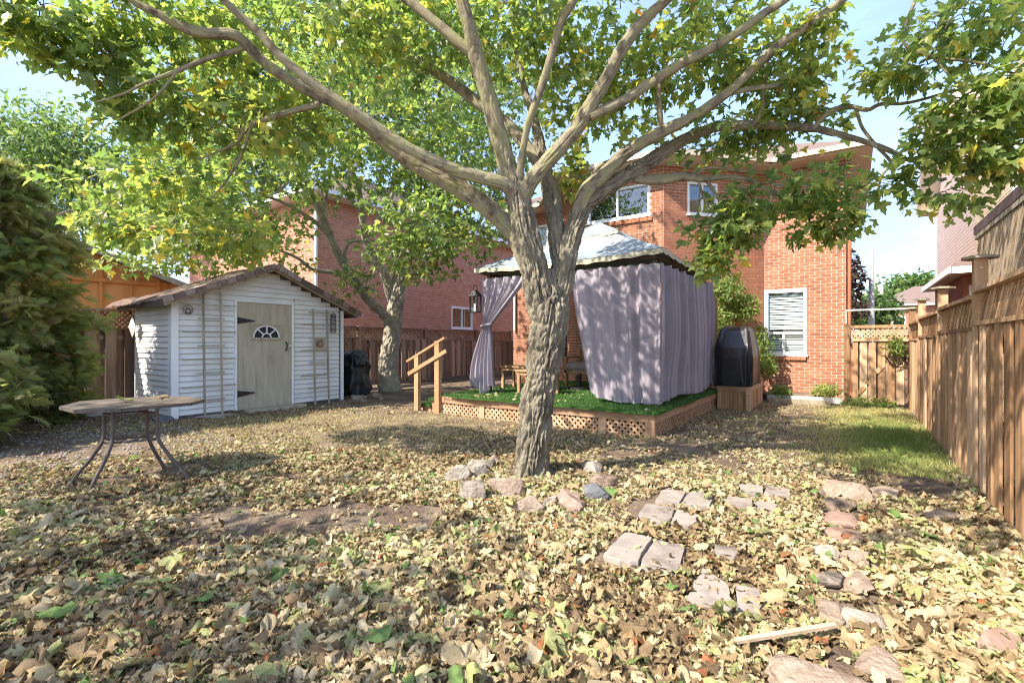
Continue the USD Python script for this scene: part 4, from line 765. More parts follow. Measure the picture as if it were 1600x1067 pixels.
    def left(U, V):
        y = GY0 + 1.9 + 1.3 * U; return np.stack([GX0 + 0.0 + 0.05 * np.sin(U * 30), y, 2.56 - 2.1 * V], -1)
    r_ = MB()
    for k in range(12): a0 = np.linspace(0, 2 * math.pi, 9); r_.tube(np.c_[np.full(9, -3.8 + k * 0.12), GY0 + 0.02 * np.cos(a0), GE - 0.10 + 0.03 * np.sin(a0)], 0.005, 4)
    r_.put('curtain_ring', 'black_iron', g)
build_gazebo()
def deck_furniture():
    l = thing('black_lantern', 'black metal lantern hanging on the left gazebo post', 'lantern', (-5.98, 7.3, 1.9)); x, y, z = -5.99, 7.30, 1.93
    MB().box((x - 0.10, y - 0.07, z - 0.02), (x + 0.10, y + 0.07, z)).put('base', 'black_iron', l)
    c = MB()
    for a in (-1, 1):
        for b in (-1, 1): c.box((x + a * 0.085 - 0.012, y + b * 0.06 - 0.012, z), (x + a * 0.085 + 0.012, y + b * 0.06 + 0.012, z + 0.30))
    c.put('cage', 'black_iron', l); MB().box((x - 0.075, y - 0.05, z + 0.001), (x + 0.075, y + 0.05, z + 0.29)).put('glass', 'window_pane', l)
    MB().tube([(x, y, z + 0.002), (x, y, z + 0.15)], 0.03, 10).put('candle', 'plastic_white', l)
    MB().add([(x - .12, y - .09, z + .30), (x + .12, y - .09, z + .30), (x + .12, y + .09, z + .30), (x - .12, y + .09, z + .30), (x - .03, y - .02, z + .42), (x + .03, y - .02, z + .42), (x + .03, y + .02, z + .42), (x - .03, y + .02, z + .42)], BOXF).put('hood', 'black_iron', l)
    a = np.linspace(0, math.pi, 12); MB().tube(np.c_[x + 0.05 * np.cos(a), np.full(12, y), z + 0.42 + 0.10 * np.sin(a)], 0.007, 5).put('loop', 'black_iron', l)
    def bench(label, x0, x1, y0, y1, z):
        b = thing('coffee_table', label, 'table', ((x0 + x1) / 2, (y0 + y1) / 2, DZ), 'low wooden tables on the deck')
        MB().box((x0, y0, z - 0.035), (x1, y1, z)).put('tabletop', 'new_wood', b); MB().box((x0 + .03, y0 + .03, z - 0.10), (x1 - .03, y1 - .03, z - 0.037)).put('apron', 'new_wood', b)
        for px_ in (x0 + .05, x1 - .05):
            for py_ in (y0 + .05, y1 - .05): MB().bar((px_, py_, DZ), (px_, py_, z - 0.036), 0.055, 0.055, up=(0, 1, 0)).put('leg', 'new_wood', b)
    bench('long low wooden table beside the tied gazebo curtain', -6.1, -4.95, 8.25, 8.75, 0.84); bench('smaller low wooden table in front, just left of the maple trunk', -5.35, -4.55, 7.75, 8.12, 0.80)
    s = thing('garden_sofa', 'wooden garden sofa with brown cushions inside the gazebo', 'sofa', (-4.6, 9.9, DZ))
    x0, x1, y0, y1 = -5.2, -3.4, 9.4, 10.1
    MB().box((x0, y0, 0.66), (x1, y1, 0.72)).put('seat_frame', 'new_wood', s)
    for k in range(2): put('cushion', crumple(np.array([x0 + 0.03 + k * 0.9, y0 - 0.02, 0.715]), np.array([x0 + 0.88 + k * 0.9, y1 - 0.05, 0.90]), 30 + k, amp=0.03, top=0.97), 'cushion', s, True)
    for px_ in (x0 + .04, x1 - .04):
        MB().box((px_ - .035, y0, DZ), (px_ + .035, y0 + .07, 0.98)).put('leg', 'new_wood', s); MB().box((px_ - .035, y1 - .05, DZ), (px_ + .035, y1 + .02, 1.22)).put('leg', 'new_wood', s)
        MB().box((px_ - .045, y0 - 0.02, 0.981), (px_ + .045, y1 - .052, 1.015)).put('armrest', 'new_wood', s)
    MB().box((x0 + .08, y1 - .035, 1.17), (x1 - .08, y1, 1.23)).put('back_rail', 'new_wood', s)
    for k in range(14): MB().box((x0 + .12 + k * .118, y1 - .03, 0.73), (x0 + .19 + k * .118, y1 - .01, 1.168)).put('back_slat', 'new_wood', s)
    f = thing('patio_umbrella_base', 'black pedestal base on the turf under the sofa edge', 'base', (-4.62, 9.0, DZ))
    MB().tube([(-4.62, 9.0, DZ), (-4.62, 9.0, DZ + 0.06)], 0.22, 20).put('foot', 'black_iron', f); MB().tube([(-4.62, 9.0, DZ + 0.06), (-4.62, 9.0, DZ + 0.30)], 0.05, 12).put('stem', 'black_iron', f)
    p = thing('wooden_planter', 'low board platform box carrying the covered barbecue at the deck end', 'platform', (-1.9, 11.2, 0))
    X0, X1, Y0, Y1, Z = -2.2, -1.62, 10.3, 12.0, 0.46
    for k in range(6): MB().box((X0 + k * 0.097, Y0 - .01, 0.0), (X0 + k * 0.097 + 0.09, Y0 + .01, Z - 0.09)).put('board', 'fence_wood', p)
    for k in range(17): MB().box((X1 - .01, Y0 + .02 + k * 0.097, 0.0), (X1 + .01, Y0 + .11 + k * 0.097, Z - 0.09)).put('board', 'fence_wood', p)
    MB().box((X1 - .05, Y0 - .03, 0), (X1 + .03, Y0 + .05, Z)).put('corner_post', 'deck_wood', p)
    MB().box((X0, Y0 - .025, Z - .09), (X1 - .052, Y0 + .01, Z)).put('rim', 'deck_wood', p); MB().box((X1 - .01, Y0 + .052, Z - .09), (X1 + .025, Y1, Z)).put('rim', 'deck_wood', p)
    MB().box((X0, Y0 + .012, Z - .06), (X1 - .012, Y1, Z - .03)).put('top', 'deck_wood', p)
    b = thing('covered_barbecue', 'barbecue under a glossy black vinyl cover on the board platform', 'barbecue', (-1.95, 11.0, 0.43))
    # draped cover: straight skirt, sloping shoulders, hood ridge along y
    prof = [(0.0, 1.0, 1.0), (0.5, 1.0, 1.02), (0.66, 0.98, 1.0), (0.70, 0.95, 0.97), (0.93, 0.80, 0.66), (0.97, 0.74, 0.62), (1.0, 0.6, 0.5)]
    th = np.linspace(0, 2 * math.pi, 161)[:-1]; rows = []
    for t in np.linspace(0, 1, 40):
        sx = np.interp(t, [q[0] for q in prof], [q[1] for q in prof]); sy = np.interp(t, [q[0] for q in prof], [q[2] for q in prof])
        cx_, sy_ = np.cos(th), np.sin(th); e = 0.26; X = np.sign(cx_) * np.abs(cx_) ** e * 0.34 * sx; Yv = np.sign(sy_) * np.abs(sy_) ** e * 0.66 * sy
        ph = th * 5.5 + 1.6 * np.sin(th * 2 + 1) + t * 0.8 * np.sin(th * 3); w = 1 + (0.030 + 0.075 * (1 - t) ** 1.5) * (1 - 2 * np.abs(np.sin(ph)) ** 0.7) + 0.05 * (meshkit.noise(np.stack([np.cos(th) * 2.5 + t * 2, np.sin(th) * 2.5, np.full(160, t * 3)], -1), 6) - .5)
        rows.append(np.stack([-1.95 + X * w, 11.02 + Yv * (1 + (w - 1) * 0.5), np.full(160, 0.44 + 1.20 * t) + 0.03 * np.sin(th * 5) * t], -1))
    rows.append(np.broadcast_to(rows[-1].mean(0) + [0, 0, 0.02], (160, 3))); V = np.vstack(rows); n = 160
    i, j = np.meshgrid(np.arange(len(rows) - 1), np.arange(n), indexing='ij'); k = (j + 1) % n
    put('cover', (V, np.stack([i * n + j, i * n + k, (i + 1) * n + k, (i + 1) * n + j], -1).reshape(-1, 4)), 'tarp', b, 50)
deck_furniture()

# ------------------------------------------------------------ patio table
def build_table():
    t = thing('patio_table', 'weathered octagonal patio table on curved rusty metal legs', 'table', (-5.75, 1.75, 0))
    C = np.array([-5.93, 1.80]); top = C + (np.array([(-6.10, 1.25), (-5.62, 1.26), (-5.41, 1.55), (-5.36, 2.14), (-5.58, 2.36), (-6.08, 2.36), (-6.44, 2.06), (-6.50, 1.50)]) - C) * 0.93
    p = np.array(top); MB().prism(p, 0.722, 0.742).put('tabletop', 'table_top', t)
    m = MB()
    for a, b in zip(p, np.roll(p, -1, 0)): m.bar([*a, 0.726], [*b, 0.726], 0.022, 0.030)
    m.put('rim', 'dark_metal', t)
    feet = np.array([(-5.99, 1.35), (-5.54, 1.37), (-5.24, 2.03), (-5.80, 2.03)]); FC = np.array([-5.66, 1.70]); ups = FC + (feet - FC) * 0.46
    for f, u in zip(feet, ups):
        k = lambda s, z: [*(u + (f - u) * s), z]
        c = spline([[*u, 0.70], k(0, 0.5), k(0.06, 0.40), k(0.40, 0.25), k(0.78, 0.12), k(0.97, 0.04), k(1.0, 0.0)], 0.02); MB().tube(c, 0.016, 10).put('leg', 'dark_metal', t, 40)
    for z in (0.66, 0.41):
        for i in range(4): MB().tube([[*ups[i], z], [*ups[(i + 1) % 4], z]], 0.009, 8).put('stretcher', 'dark_metal', t, 40)
build_table()

# ------------------------------------------------------------ stones, pavers
def stones():
    spec = [((-3.10, 3.53), (.13, .11, .11), 'stone_pale', 10, 'pale rounded stone at the far left end of the tree ring'), ((-3.00, 3.68), (.10, .09, .12), 'stone_pale', 40, 'upright pale stone second from the left in the tree ring'),
        ((-3.12, 3.98), (.10, .09, .09), 'stone_pale', 5, 'small whitish stone behind the left end of the tree ring'), ((-3.17, 4.18), (.09, .09, .08), 'stone_tan', 60, 'small tan stone farthest back on the left of the tree ring'),
        ((-2.66, 3.20), (.15, .11, .12), 'stone_pale', 30, 'large pale split stone at the front left of the tree ring'), ((-2.47, 3.42), (.16, .09, .11), 'stone_tan', 18, 'flat tan block leaning against the front of the maple trunk'),
        ((-2.10, 3.22), (.14, .10, .08), 'stone_tan', 25, 'low orange-tan stone in the middle front of the tree ring'), ((-1.96, 3.60), (.12, .10, .06), 'stone_red', 8, 'pinkish brick-like block lying behind another at right of ring'),
        ((-1.80, 3.42), (.11, .10, .09), 'stone_red', 14, 'pinkish block at the front right of the tree ring'), ((-1.78, 3.80), (.12, .10, .09), 'stone_dark', 20, 'dark grey stone at the right of the tree ring'),
        ((-1.86, 4.10), (.13, .10, .09), 'stone_tan', 35, 'brownish stone behind the dark grey one in the tree ring'), ((-2.12, 4.45), (.12, .10, .08), 'stone_pale', 12, 'pale stone farthest back on the right of the tree ring'),
        ((-2.02, 3.42), (.06, .05, .06), 'stone_pale', 12, 'small whitish stone tucked beside the pinkish blocks'),
        ((-0.08, 5.02), (.20, .16, .09), 'stone_tan', 15, 'rounded tan boulder at the far end of the stone edging row'), ((0.20, 5.28), (.17, .12, .05), 'stone_tan', 5, 'flat tan stone right of the far edging boulder'),
        ((-0.05, 2.18), (.20, .15, .075), 'stone_tan', 25, 'big mauve-brown stone at the bottom edge of the photo'), ((0.53, 2.92), (.09, .08, .06), 'stone_red', 15, 'pink stone lying alone among leaves near the right edge'),
        ((0.55, 4.85), (.11, .10, .045), 'stone_tan', 40, 'half buried mauve stone near the foot of the right fence'),
        ((-9.55, 3.30), (.16, .10, .07), 'stone_dark', 30, 'dark flat stone under the near corner of the shed'), ((-9.22, 4.05), (.30, .14, .05), 'stone_pale', 70, 'pale flat stone along the shed foot left of the door')]
    rr = RNG(8)
    for k in range(9): spec.append(((-9.55 + rr.uniform(-0.15, 0.6), 7.0 + rr.uniform(-0.1, 0.75)), (rr.uniform(.07, .14), rr.uniform(.06, .12), rr.uniform(.04, .08)), 'stone_pale' if k % 2 else 'stone_tan', k * 40, None))
    for i, (xy, h, m, rz, lab) in enumerate(spec):
        z = float(gz(*xy)); grp = None
        if lab is None: lab = f"small {'pale' if m == 'stone_pale' else 'tan'} stone in the heap at the shed right corner"; grp = lab.replace('stone ', 'stones ')
        s = put('garden_stone', rock((*xy, z + h[2] * 0.38), np.array(h) * (.90 if i < 13 else 1), i + 11, rz, 0.9 if 'block' in lab else 0.6, 4), m, None, 28); tag(s, lab, 'stone', grp)
    # paving slabs in the leaves
    quads = [([(-1.28, 3.19), (-1.09, 3.21), (-1.04, 2.78), (-1.26, 2.76)], 'left half of the large pale cracked slab nearest the maple side'), ([(-1.08, 3.2), (-0.87, 3.21), (-0.81, 2.82), (-1.03, 2.78)], 'right half of the large pale cracked slab nearest the maple side'),
        ([(-1.36, 3.83), (-1.13, 3.86), (-1.08, 3.49), (-1.31, 3.49)], 'left slab of the middle paving pair'), ([(-1.12, 3.84), (-0.94, 3.80), (-0.92, 3.58), (-1.07, 3.50)], 'broken right slab of the middle paving pair'),
        ([(-1.37, 4.28), (-1.17, 4.34), (-1.14, 3.99), (-1.33, 3.94)], 'left slab of the far paving pair'), ([(-1.16, 4.35), (-0.97, 4.4), (-0.92, 4.06), (-1.13, 3.99)], 'right slab of the far paving pair'),
        ([(-0.72, 2.98), (-0.55, 2.84), (-0.47, 2.58), (-0.70, 2.52)], 'pointed slab nearest the camera in shade'), ([(-0.53, 2.86), (-0.40, 2.88), (-0.36, 2.62), (-0.46, 2.59)], 'slab fragment right of the pointed slab'),
        ([(-0.84, 4.83), (-0.65, 4.91), (-0.62, 4.65), (-0.8, 4.57)], 'grey slab farthest back in the right-hand slab row'), ([(-0.64, 4.92), (-0.44, 4.91), (-0.42, 4.70), (-0.61, 4.64)], 'grey slab beside the farthest one, nearer the edging row'),
        ([(-0.86, 4.39), (-0.67, 4.44), (-0.63, 4.16), (-0.84, 4.16)], 'grey slab second from the back in the right-hand slab row'), ([(-0.64, 4.40), (-0.50, 4.43), (-0.46, 4.24), (-0.61, 4.19)], 'small grey slab next to the second one from the back'),
        ([(-0.73, 3.33), (-0.60, 3.36), (-0.57, 3.22), (-0.70, 3.18)], 'small dark grey slab alone between the slab rows')]
    for i, (q, lab) in enumerate(quads):
        c = np.mean(q, 0); q = np.array(q); q = c + (q - c) * 0.985; ar = np.sum(q[:, 0] * np.roll(q[:, 1], -1) - q[:, 1] * np.roll(q[:, 0], -1))
        if ar < 0: q = q[::-1]
        n = []                                                # chipped outline
        for a, b in zip(q, np.roll(q, -1, 0)):
            for t in np.linspace(0, 1, 7)[:-1]: n.append(a + (b - a) * t + RNG(i * 50 + len(n)).normal(0, 0.0045, 2) + (0 if 0 < t else (c - a) * 0.04))
        n = np.array(n); z = float(gz(*c)) + 0.020; m = MB(); inn = c + (n - c) * 0.975; N = len(n)
        v = np.vstack([np.c_[n, np.full(N, z - 0.08)], np.c_[n, np.full(N, z + 0.006)], np.c_[inn, np.full(N, z + 0.016)]])
        f = [[j, (j + 1) % N, N + (j + 1) % N] for j in range(N)] + [[j, N + (j + 1) % N, N + j] for j in range(N)] + [[N + j, N + (j + 1) % N, 2 * N + (j + 1) % N] for j in range(N)] + [[N + j, 2 * N + (j + 1) % N, 2 * N + j] for j in range(N)] + [[2 * N, 2 * N + j, 2 * N + j + 1] for j in range(1, N - 1)]
        m.add(v, f); tag(m.put('paving_slab', 'paver', None, 30), lab, 'paving slab')
    ed = [(-0.08, 4.66, .10, .075, 'stone_tan', 'tan edging block just in front of the far boulder'), (-0.05, 4.32, .11, .10, 'stone_red', 'reddish edging brick second from the far boulder'), (-0.04, 4.01, .10, .10, 'stone_red', 'reddish edging brick third from the far boulder'),
        (-0.12, 3.66, .075, .08, 'stone_pale', 'pale edging block left of a matching pair, middle of the row'), (0.03, 3.66, .07, .085, 'stone_tan', 'tan edging block right of the pair in the middle of the row'),
        (-0.09, 3.28, .065, .10, 'stone_pale', 'pale square edging block, left of the split pair'), (0.03, 3.30, .07, .10, 'stone_tan', 'pinkish square edging block, right of the split pair'),
        (-0.07, 2.87, .055, .10, 'stone_tan', 'small broken edging piece left of a larger one'), (0.04, 2.86, .075, .125, 'stone_pale', 'large mauve edging block towards the near end of the row'), (0.12, 2.50, .09, .08, 'stone_tan', 'flat edging slab behind the big front stone')]
    for i, (x, y, a, b, m, lab) in enumerate(ed):
        s = put('edging_block', rock((x, y, float(gz(x, y)) + 0.016), (a * 1.08, b * 1.08, 0.044), 60 + i, (i * 37) % 9 - 4, 0.95, 3), m, None, 40); tag(s, lab, 'edging block')
    st = put('wooden_stake', MB().bar((-0.41, 2.27, 0.055), (-0.06, 2.62, 0.075), 0.026, 0.014).get(), 'screen_wood'); tag(st, 'split wooden stake lying across the leaves near the bottom edge', 'stake')
    ks = thing('garden_edging', 'weathered boards edging the flower bed under the house window', 'edging', (-1, 12.2, 0))
    MB().bar((-1.55, 12.25, 0.10), (-0.15, 12.3, 0.10), 0.05, 0.12).put('board', 'concrete', ks); MB().bar((-1.5, 12.05, 0.05), (-0.35, 12.12, 0.05), 0.05, 0.10).put('board', 'grey_wood', ks)
    bed = put('flower_bed', rock((-0.95, 12.75, 0.0), (0.9, 0.42, 0.20), 3, 0, 0.6, 4), 'soil', None, True); tag(bed, 'raised soil bed at the foot of the brick house', 'flower bed', kind='structure')
    cb = thing('concrete_kerb', 'low concrete kerb at the foot of the cedar by the left fence', 'kerb', (-10.6, 2.3, 0)); MB().bar((-10.9, 1.0, 0.05), (-10.4, 3.2, 0.05), 0.14, 0.16).put('block', 'concrete', cb)
stones()

# ------------------------------------------------------------ trees
def P(px, py, d, w): return [*at(px, py, d), w * 0.47 * d / FPX]
def limbs_of(tree, rows, matn, step, sides, amp, seed, limbm):
    allp = []
    for i, (nm, ctrl) in enumerate(rows):
        c = np.array([P(*q) for q in ctrl]); rmax = c[:, 3].max()
        sd = int(np.clip(sides * rmax / 0.14, 12, sides)); stp = step if rmax > 0.07 else step * 2
        put(nm, bark_limb(c, stp, sd, amp * (1.0 if rmax > 0.105 or ctrl[0][1] >= 485 else 0.45 if rmax > 0.06 else 0.25), seed + i * 3, flare=0.42 if nm == 'trunk' else 0), matn if rmax > 0.105 or ctrl[0][1] >= 485 else limbm, tree, True)
        allp.append(spline(c, 0.06))
    return allp
MAPLE = [(0.0, -0.02), (0.10, 0.04), (0.22, -0.07), (0.30, -0.03), (0.27, 0.10), (0.42, 0.16), (0.58, 0.30), (0.47, 0.36), (0.46, 0.45), (0.27, 0.42), (0.17, 0.46), (0.20, 0.66), (0.12, 0.72), (0.0, 1.0)]
MAPLE = np.array(MAPLE + [(-x, y) for x, y in MAPLE[-2:0:-1]])
MAPLE2 = np.array([(0.0, 0.0), (0.20, -0.07), (0.27, 0.08), (0.56, 0.28), (0.45, 0.36), (0.44, 0.45), (0.19, 0.44), (0.20, 0.66), (0.0, 1.0), (-0.20, 0.66), (-0.19, 0.44), (-0.44, 0.45), (-0.45, 0.36), (-0.56, 0.28), (-0.27, 0.08), (-0.20, -0.07)])
STAR = np.array([(0.0, 0.0), (0.25, -0.06), (0.26, 0.12), (0.56, 0.28), (0.24, 0.42), (0.14, 0.62), (0.0, 1.0), (-0.14, 0.62), (-0.24, 0.42), (-0.56, 0.28), (-0.26, 0.12), (-0.25, -0.06)])
def leaf_cloud(pos, tip, nrm, size, shape, seed, curl=0.35, fold=0.25):
    """Leaves of one outline as one array of vertices: each folds along its rib and curls its own way."""
    r = RNG(seed); n = len(pos); c = np.array([0.0, 0.30]); rim = shape; pts = np.vstack([c, rim]); K = len(pts)
    tip = tip / np.linalg.norm(tip, axis=1, keepdims=True); nrm = nrm - (nrm * tip).sum(1, keepdims=True) * tip; nrm /= np.linalg.norm(nrm, axis=1, keepdims=True) + 1e-9; side = np.cross(tip, nrm)
    x, y = pts[:, 0][None], pts[:, 1][None]; cu = r.normal(curl, abs(curl) * 0.6 + 0.05, n)[:, None]; fo = r.normal(fold, 0.15, n)[:, None]; tw = r.normal(0, 0.25, n)[:, None]
    z = -cu * ((y - 0.3) ** 2 + x ** 2 * 0.7) + fo * np.abs(x) + tw * x * y
    v = pos[:, None] + size[:, None, None] * (x[..., None] * side[:, None] + (y - 0.0)[..., None] * tip[:, None] + z[..., None] * nrm[:, None])
    f = np.array([[0, i, i % (K - 1) + 1] for i in range(1, K)])
    return v.reshape(-1, 3), (f[None] + (np.arange(n) * K)[:, None, None]).reshape(-1, 3), K
def crown(tree, blobs, limb_pts, seed, size, per, shape, matn, base_xy, n_parts=0, twig=0.005, spread=0.24, twig_reach=1.6, keepf=None):
    r = RNG(seed); cen, ton = [], []
    for (c, rad, n, t0) in blobs:
        q = r.normal(0, 1, (n, 3)); q /= np.linalg.norm(q, axis=1, keepdims=True); q *= r.random((n, 1)) ** 0.45
        cen.append(np.asarray(c) + q * rad); ton.append(np.full(n, t0))
    cen, ton = np.vstack(cen), np.concatenate(ton)
    if keepf is not None: k = keepf(cen); cen, ton = cen[k], ton[k]
    LP = np.vstack([l[:, :3] for l in limb_pts]); dist, idx = cKDTree(LP).query(cen)
    best, src = dist.copy(), LP[idx].copy(); tw = MB(); out = np.zeros_like(cen); todo = np.ones(len(cen), bool)
    for _ in range(len(cen)):                                 # each twig end joins the nearest limb or the nearest twig end already grown
        i = int(np.argmin(np.where(todo, best, 1e9))); todo[i] = False
        a = src[i]; d = cen[i] - a; L_ = np.linalg.norm(d) + 1e-9; out[i] = d / L_
        if 0.03 < L_ < twig_reach:
            t = np.linspace(0, 1, 4)[:, None]; bend = UP * 0.10 * L_ * np.sin(t * math.pi) + r.normal(0, 0.03 * L_, 3) * np.sin(t * 6)
            tw.tube(a + d * t + bend, np.linspace(twig * (0.8 + min(L_, 1.2) * 0.7), twig * 0.5, 4), 4, False)
        dd = np.linalg.norm(cen - cen[i], axis=1) * 1.12 + 0.03; k = dd < best; best[k] = dd[k]; src[k] = cen[i]
    tw.put('twigs', 'twig', tree, True, kind='stuff')
    m = np.repeat(np.arange(len(cen)), per); n = len(m)
    ax = out[m] + r.normal(0, 0.75, (n, 3)) - UP * 0.35
    ax /= np.linalg.norm(ax, axis=1, keepdims=True)
    pos = cen[m] + ax * r.uniform(0.15, 1.0, (n, 1)) * spread
    nrm = UP * 0.9 + r.normal(0, 0.55, (n, 3)) + TOSUN * 0.25
    tip = ax + r.normal(0, 0.25, (n, 3)) - UP * 0.30
    sz = size * r.uniform(0.65, 1.25, n); tone = np.clip(ton[m] - .09 + r.normal(0, 0.19, n) + (r.random(n) < 0.03) * 0.35, 0, 1)
    px, py, dz = pix(pos + 1e-6); vis = (dz > 0.6) & (px > 10) & (px < 1590) & (py > 10) & (py < 1057)
    pk = np.argsort(np.where(vis, dz / sz, 1e9))[:n_parts]; rest = np.setdiff1d(np.arange(n), pk)
    for i in pk:
        v, f, K = leaf_cloud(pos[[i]], tip[[i]], nrm[[i]], sz[[i]], MAPLE, int(i)); put('leaf', (v, f), matn, tree, tone=np.full(len(v), tone[i]))
    TN = np.linspace(0.06, 1.0, 14); Z1 = np.zeros((1, 3)); SH = [leaf_cloud(Z1, Z1 + [0, 1, 0], Z1 + [0, 0, 1], np.ones(1), shape, seed + 50 + k)[:2] for k in range(5)]
    pro = [(v, f, t) for t in TN for v, f in SH]; idx = np.abs(tone[rest][:, None] - TN).argmin(1) * 5 + r.integers(0, 5, len(rest))
    T = tip[rest] / np.linalg.norm(tip[rest], axis=1, keepdims=True); N = nrm[rest]; N = N - (N * T).sum(1, keepdims=True) * T; N /= np.linalg.norm(N, axis=1, keepdims=True); S = np.cross(T, N)
    scatter('crown', pro, idx, pos[rest], np.stack([S, T, N], 1), sz[rest], matn, tree)
def B(px, py, d, rx, ry, n, t0, rz=None):
    """a clump of foliage: centre, its three radii in metres, twig ends, ripeness"""
    c = at(px, py, d); k = d / FPX; R_ = np.abs(RT) * rx * k + np.abs(FW) * (rz or rx * k * 0.8); return (c, np.array([R_[0], R_[1], ry * k]), n, t0)

